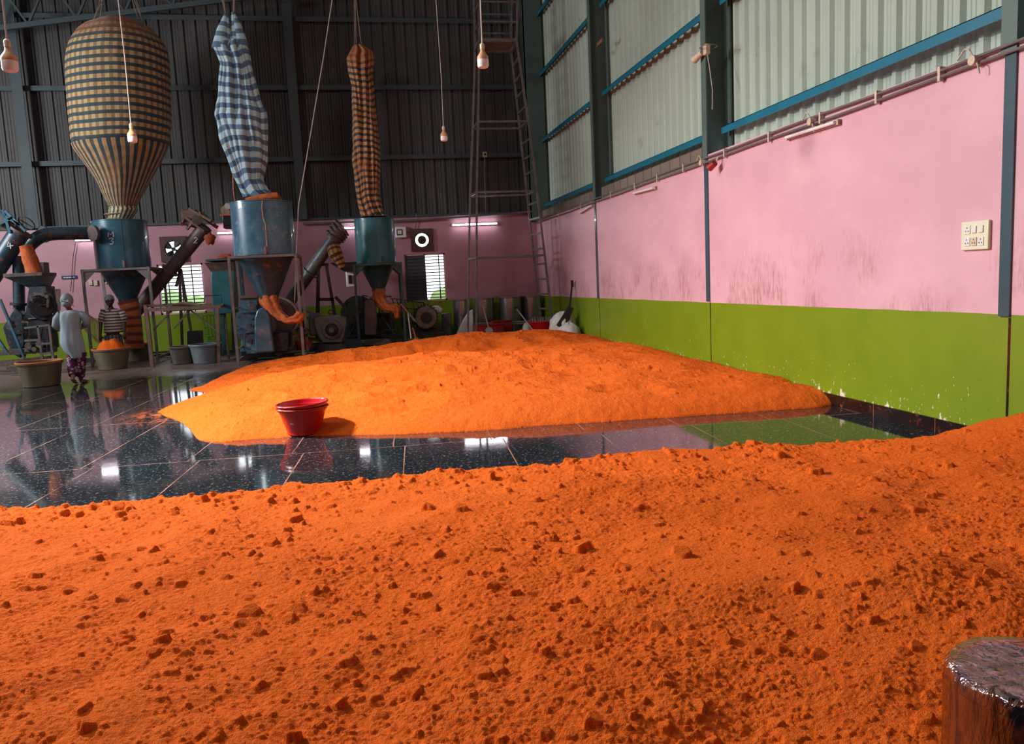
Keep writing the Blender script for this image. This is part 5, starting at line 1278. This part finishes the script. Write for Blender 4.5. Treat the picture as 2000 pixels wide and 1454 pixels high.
# worker seen from behind, walking
Yw = 15.7
def W(px, py, dy=0): return at(px, py, Yw+dy)
w = worker('person', 'person in a pale grey coat and purple patterned trousers walking away barefoot', Yw, (W(148, 750).x, Yw, 0))
mb = MB(); hc = W(131, 589)
mb.ball(hc, .098, 20, (.92, 1.08, 1.22)); mb.tube([hc+V((0, 0, -.09)), hc+V((.01, .02, -.16)), W(136, 607)], [.05, .048, .062], 14)
mb.loft([(W(146, 697).x, Yw, W(146, 697).z, .15, .11), (W(140, 665).x, Yw, W(140, 665).z, .16, .115), (W(138, 640).x, Yw, W(138, 640).z, .14, .10), (W(137, 618).x, Yw, W(137, 618).z, .18, .11), (W(136, 608).x, Yw, W(136, 608).z, .13, .08)], 20)
for pts, s in (([(117, 613, 0), (109, 634, .02), (116, 646, .22)], -1), ([(156, 613, 0), (170, 630, .03), (158, 641, .24)], 1)):
    P = [W(a, b, c) for a, b, c in pts]; mb.tube(P, [.052, .042, .028], 12); hand(mb, P[-1], (-s*.5, .8, -.1), -s, .6)
legL = [W(142, 695), W(142, 722, .02), W(143, 742, -.12)]; legR = [W(157, 695), W(158, 722, .06), W(158, 741, .12)]
legR[-1].z = .07; legL[-1].z = .13
mb.tube(legL, [.085, .065, .036], 14); mb.tube(legR, [.085, .065, .036], 14)
# feet: left heel raised on its toes, right foot flat
mb.tube([legL[-1], legL[-1]+V((-.01, -.04, -.015)), legL[-1]+V((.0, .06, -.075)), legL[-1]+V((.01, .12, -.11))], [.034, .034, .036, .018], 10)
mb.tube([legR[-1], legR[-1]+V((.01, -.03, -.035)), legR[-1]+V((.03, .1, -.045)), legR[-1]+V((.05, .19, -.055))], [.034, .032, .034, .015], 10)
for o_, d0 in ((legL[-1]+V((.01, .12, -.112)), V((.0, .03, -.008))), (legR[-1]+V((.05, .18, -.055)), V((.01, .035, 0)))):
    for k in range(5): mb.tube([o_+V((-.028+.014*k, -.005, 0)), o_+V((-.028+.014*k, -.005, 0))+d0], [.009, .008], 6)
for s in (-1, 1): mb.ball(hc+V((s*.092, 0, -.01)), .026, 8, (.4, .8, 1.2))
bd = mb.build('body', 'skin', w); remesh(bd, .009)
mb = MB().ball(hc+V((0, -.008, .02)), .112, 22, (.95, 1.12, 1.18)); mb.ball(hc+V((0, -.085, -.045)), .062, 14, (1.15, .9, .95)); c_ = mb.build('cap', 'cap_grey', w, ang=80)
mb = MB().tube([hc+V((-.103, .02, .03)), hc+V((-.05, -.115, .045)), hc+V((.05, -.12, .02)), hc+V((.104, .0, -.01))], .011, 6).tube([hc+V((-.10, .03, -.05)), hc+V((-.05, -.13, .02)), hc+V((.06, -.13, .0)), hc+V((.095, .02, -.09))], .009, 6); mb.build('mask_strap', 'mask_white', w)
rows = [(606, 130, 144, .07), (609, 121, 154, .10), (613, 115, 160, .12), (622, 115, 159, .13), (640, 118, 158, .13), (655, 118, 160, .14), (670, 119, 164, .155), (682, 124, 166, .15), (692, 132, 167, .14), (699, 137, 166, .13)]
rg_ = []
for py, l_, r_, dp in rows: a, b = W(l_, py), W(r_, py); rg_.append(((a.x+b.x)/2, Yw, (a.z+b.z)/2, (b.x-a.x)/2, dp))
rg_ = smooth_rings(rg_[::-1], 5)
mb = MB().loft(rg_, 48, .03, False)
for P in ([W(119, 613), W(111, 624), W(109, 636), W(113, 640, .08)], [W(155, 613), W(165, 620), W(171, 629), W(165, 636, .12)]): mb.tube(P, [.068, .07, .066, .058], 20, False)
ct = mb.build('coat', 'coat_grey', w, ang=80); m_ = ct.modifiers.new('cloth', 'SOLIDIFY'); m_.thickness = .006
mb = MB()
for L, s in ((legL, -1), (legR, 1)):
    e = L[-1].lerp(L[-2], .3); mb.tube([L[0]+V((0, 0, .06)), L[0], L[1]+V((0, -.01, 0)), e], [.11, .105, .085, .068], 20, False)
tr = mb.build('trousers', 'floral', w, ang=80)
# worker facing the camera
Ym2 = 18.9
def G(px, py, dy=0): return at(px, py, Ym2+dy)
w = worker('person', 'person in a striped shirt and grey cap standing behind the heaped tub', Ym2, (G(217, 700).x, Ym2, 0))
hc = G(214, 588); mb = MB(); mb.ball(hc, .095, 22, (.88, 1.0, 1.22))
mb.tube([hc+V((0, 0, -.08)), hc+V((.01, .01, -.16)), G(219, 606)], [.05, .05, .07], 14)
mb.tube([hc+V((0, -.09, .015)), hc+V((0, -.125, -.02))], [.010, .018], 8)          # nose
mb.tube([hc+V((-.028, -.085, -.055)), hc+V((0, -.098, -.055)), hc+V((.028, -.085, -.055))], .009, 8); mb.ball(hc+V((0, -.07, -.09)), .032, 10)
for s in (-1, 1): mb.ball(hc+V((s*.085, 0, -.01)), .026, 8, (.4, .8, 1.2)); mb.ball(hc+V((s*.033, -.083, .022)), .017, 8)
x0 = G(219, 640).x
mb.loft([(x0, Ym2, .60, .14, .11), (x0, Ym2, .8, .14, .10), (x0, Ym2, 1.0, .15, .11), (x0, Ym2, 1.14, .17, .10), (x0, Ym2, 1.20, .08, .07)], 20)
for pts, s in (([(201, 605, 0), (197, 630, .0), (196, 655, -.06)], -1), ([(238, 605, 0), (243, 630, .0), (243, 652, -.08)], 1)):
    P = [G(a, b, c) for a, b, c in pts]; mb.tube(P, [.052, .042, .029], 12); hand(mb, P[-1], (0, -.15, -1), -s, .7)
for s in (-1, 1):
    mb.tube([(x0+s*.09, Ym2, .70), (x0+s*.10, Ym2-.01, .46), (x0+s*.10, Ym2+.02, .08)], [.095, .062, .04], 14)
    mb.tube([(x0+s*.10, Ym2+.03, .05), (x0+s*.11, Ym2-.10, .035), (x0+s*.115, Ym2-.19, .025)], [.042, .04, .022], 10)
bd = mb.build('body', 'skin_dark', w); remesh(bd, .009)
for s in (-1, 1): MB().ball(hc+V((s*.033, -.093, .022)), .010, 8).build('eye', 'white_plastic', w)
mb = MB().ball(hc+V((0, .004, .035)), .108, 22, (.93, 1.05, 1.0))
mb.v = [v if v.z > hc.z+.03 or v.y > hc.y+.01 else V((v.x, v.y, hc.z+.03)) for v in mb.v]; mb.build('cap', 'cap_grey', w, ang=80)
rows = [(603, 212, 228, .08), (606, 206, 234, .10), (611, 202, 237, .12), (625, 203, 238, .13), (640, 203, 239, .13), (650, 204, 240, .14)]
rg_ = []
for py, l_, r_, dp in rows: a, b = G(l_, py), G(r_, py); rg_.append(((a.x+b.x)/2, Ym2, (a.z+b.z)/2, (b.x-a.x)/2, dp))
mb = MB().loft(smooth_rings(rg_[::-1], 4), 40, .015, False)
for P in ([G(204, 607), G(200, 618), G(198, 629)], [G(236, 607), G(241, 618), G(243, 629)]): mb.tube(P, [.075, .075, .07], 18, False)
for i, v in enumerate(mb.v): pass
MT['shirt_diag'] = MT['shirt_stripe']
sh_ = mb.build('shirt', 'shirt_stripe', w, ang=80); sh_.modifiers.new('cloth', 'SOLIDIFY').thickness = .006
MB().prism([hc+V((-.03, -.11, -.15)), hc+V((.05, -.11, -.15)), hc+V((.012, -.125, -.24))], (0, .01, 0)).build('collar', 'shirt_stripe', w)
MB().loft([(x0, Ym2, .25, .21, .15), (x0, Ym2, .5, .20, .15), (x0, Ym2, .72, .18, .13)], 36, .03, False).build('wrap_skirt', 'lungi', w, ang=80)
# ------------------------------------------------------------------ light
def area(name, loc, target, sx, sy_, power, col, spread=180):
    l = bpy.data.lights.new(name, 'AREA'); l.shape = 'RECTANGLE'; l.size = sx; l.size_y = sy_; l.energy = power; l.color = col; l.spread = math.radians(spread)
    o = bpy.data.objects.new(name, l); COL.objects.link(o); o.location = loc
    o.rotation_euler = (V(target)-V(loc)).to_track_quat('-Z', 'Y').to_euler(); return o
area('roof_skylight', (-6.2, 9.8, 6.2), (-.8, 8.4, 0), 0.7, 0.7, 740, (1, .97, .93), 110)
area('wall_fill', (-7.5, 6.0, 9.0), (5.1, 7.5, 2.5), 3, 1.6, 410, (1, .96, .94))  # added fill lamp aimed at the pink right wall; no opening stands here
area('overhead_fill', (-2, 8, 9.0), (-2, 8, 0), 9, 14, 150, (.95, .98, 1))  # weak overhead fill added to lift the whole hall; the roof has no opening
area('side_opening_far', (-12.5, 15.0, 5.5), (0, 18, 3.0), 3, 2.5, 980, (.93, .97, 1))
wd = bpy.data.worlds.new('world'); S.world = wd; wd.use_nodes = True
bg = wd.node_tree.nodes['Background']; bg.inputs[0].default_value = (.85, .93, 1, 1); bg.inputs[1].default_value = 3.2
S.view_settings.view_transform = 'Standard'; S.view_settings.look = 'None'; S.view_settings.gamma = 1; S.view_settings.exposure = 0
S.view_settings.use_curve_mapping = False
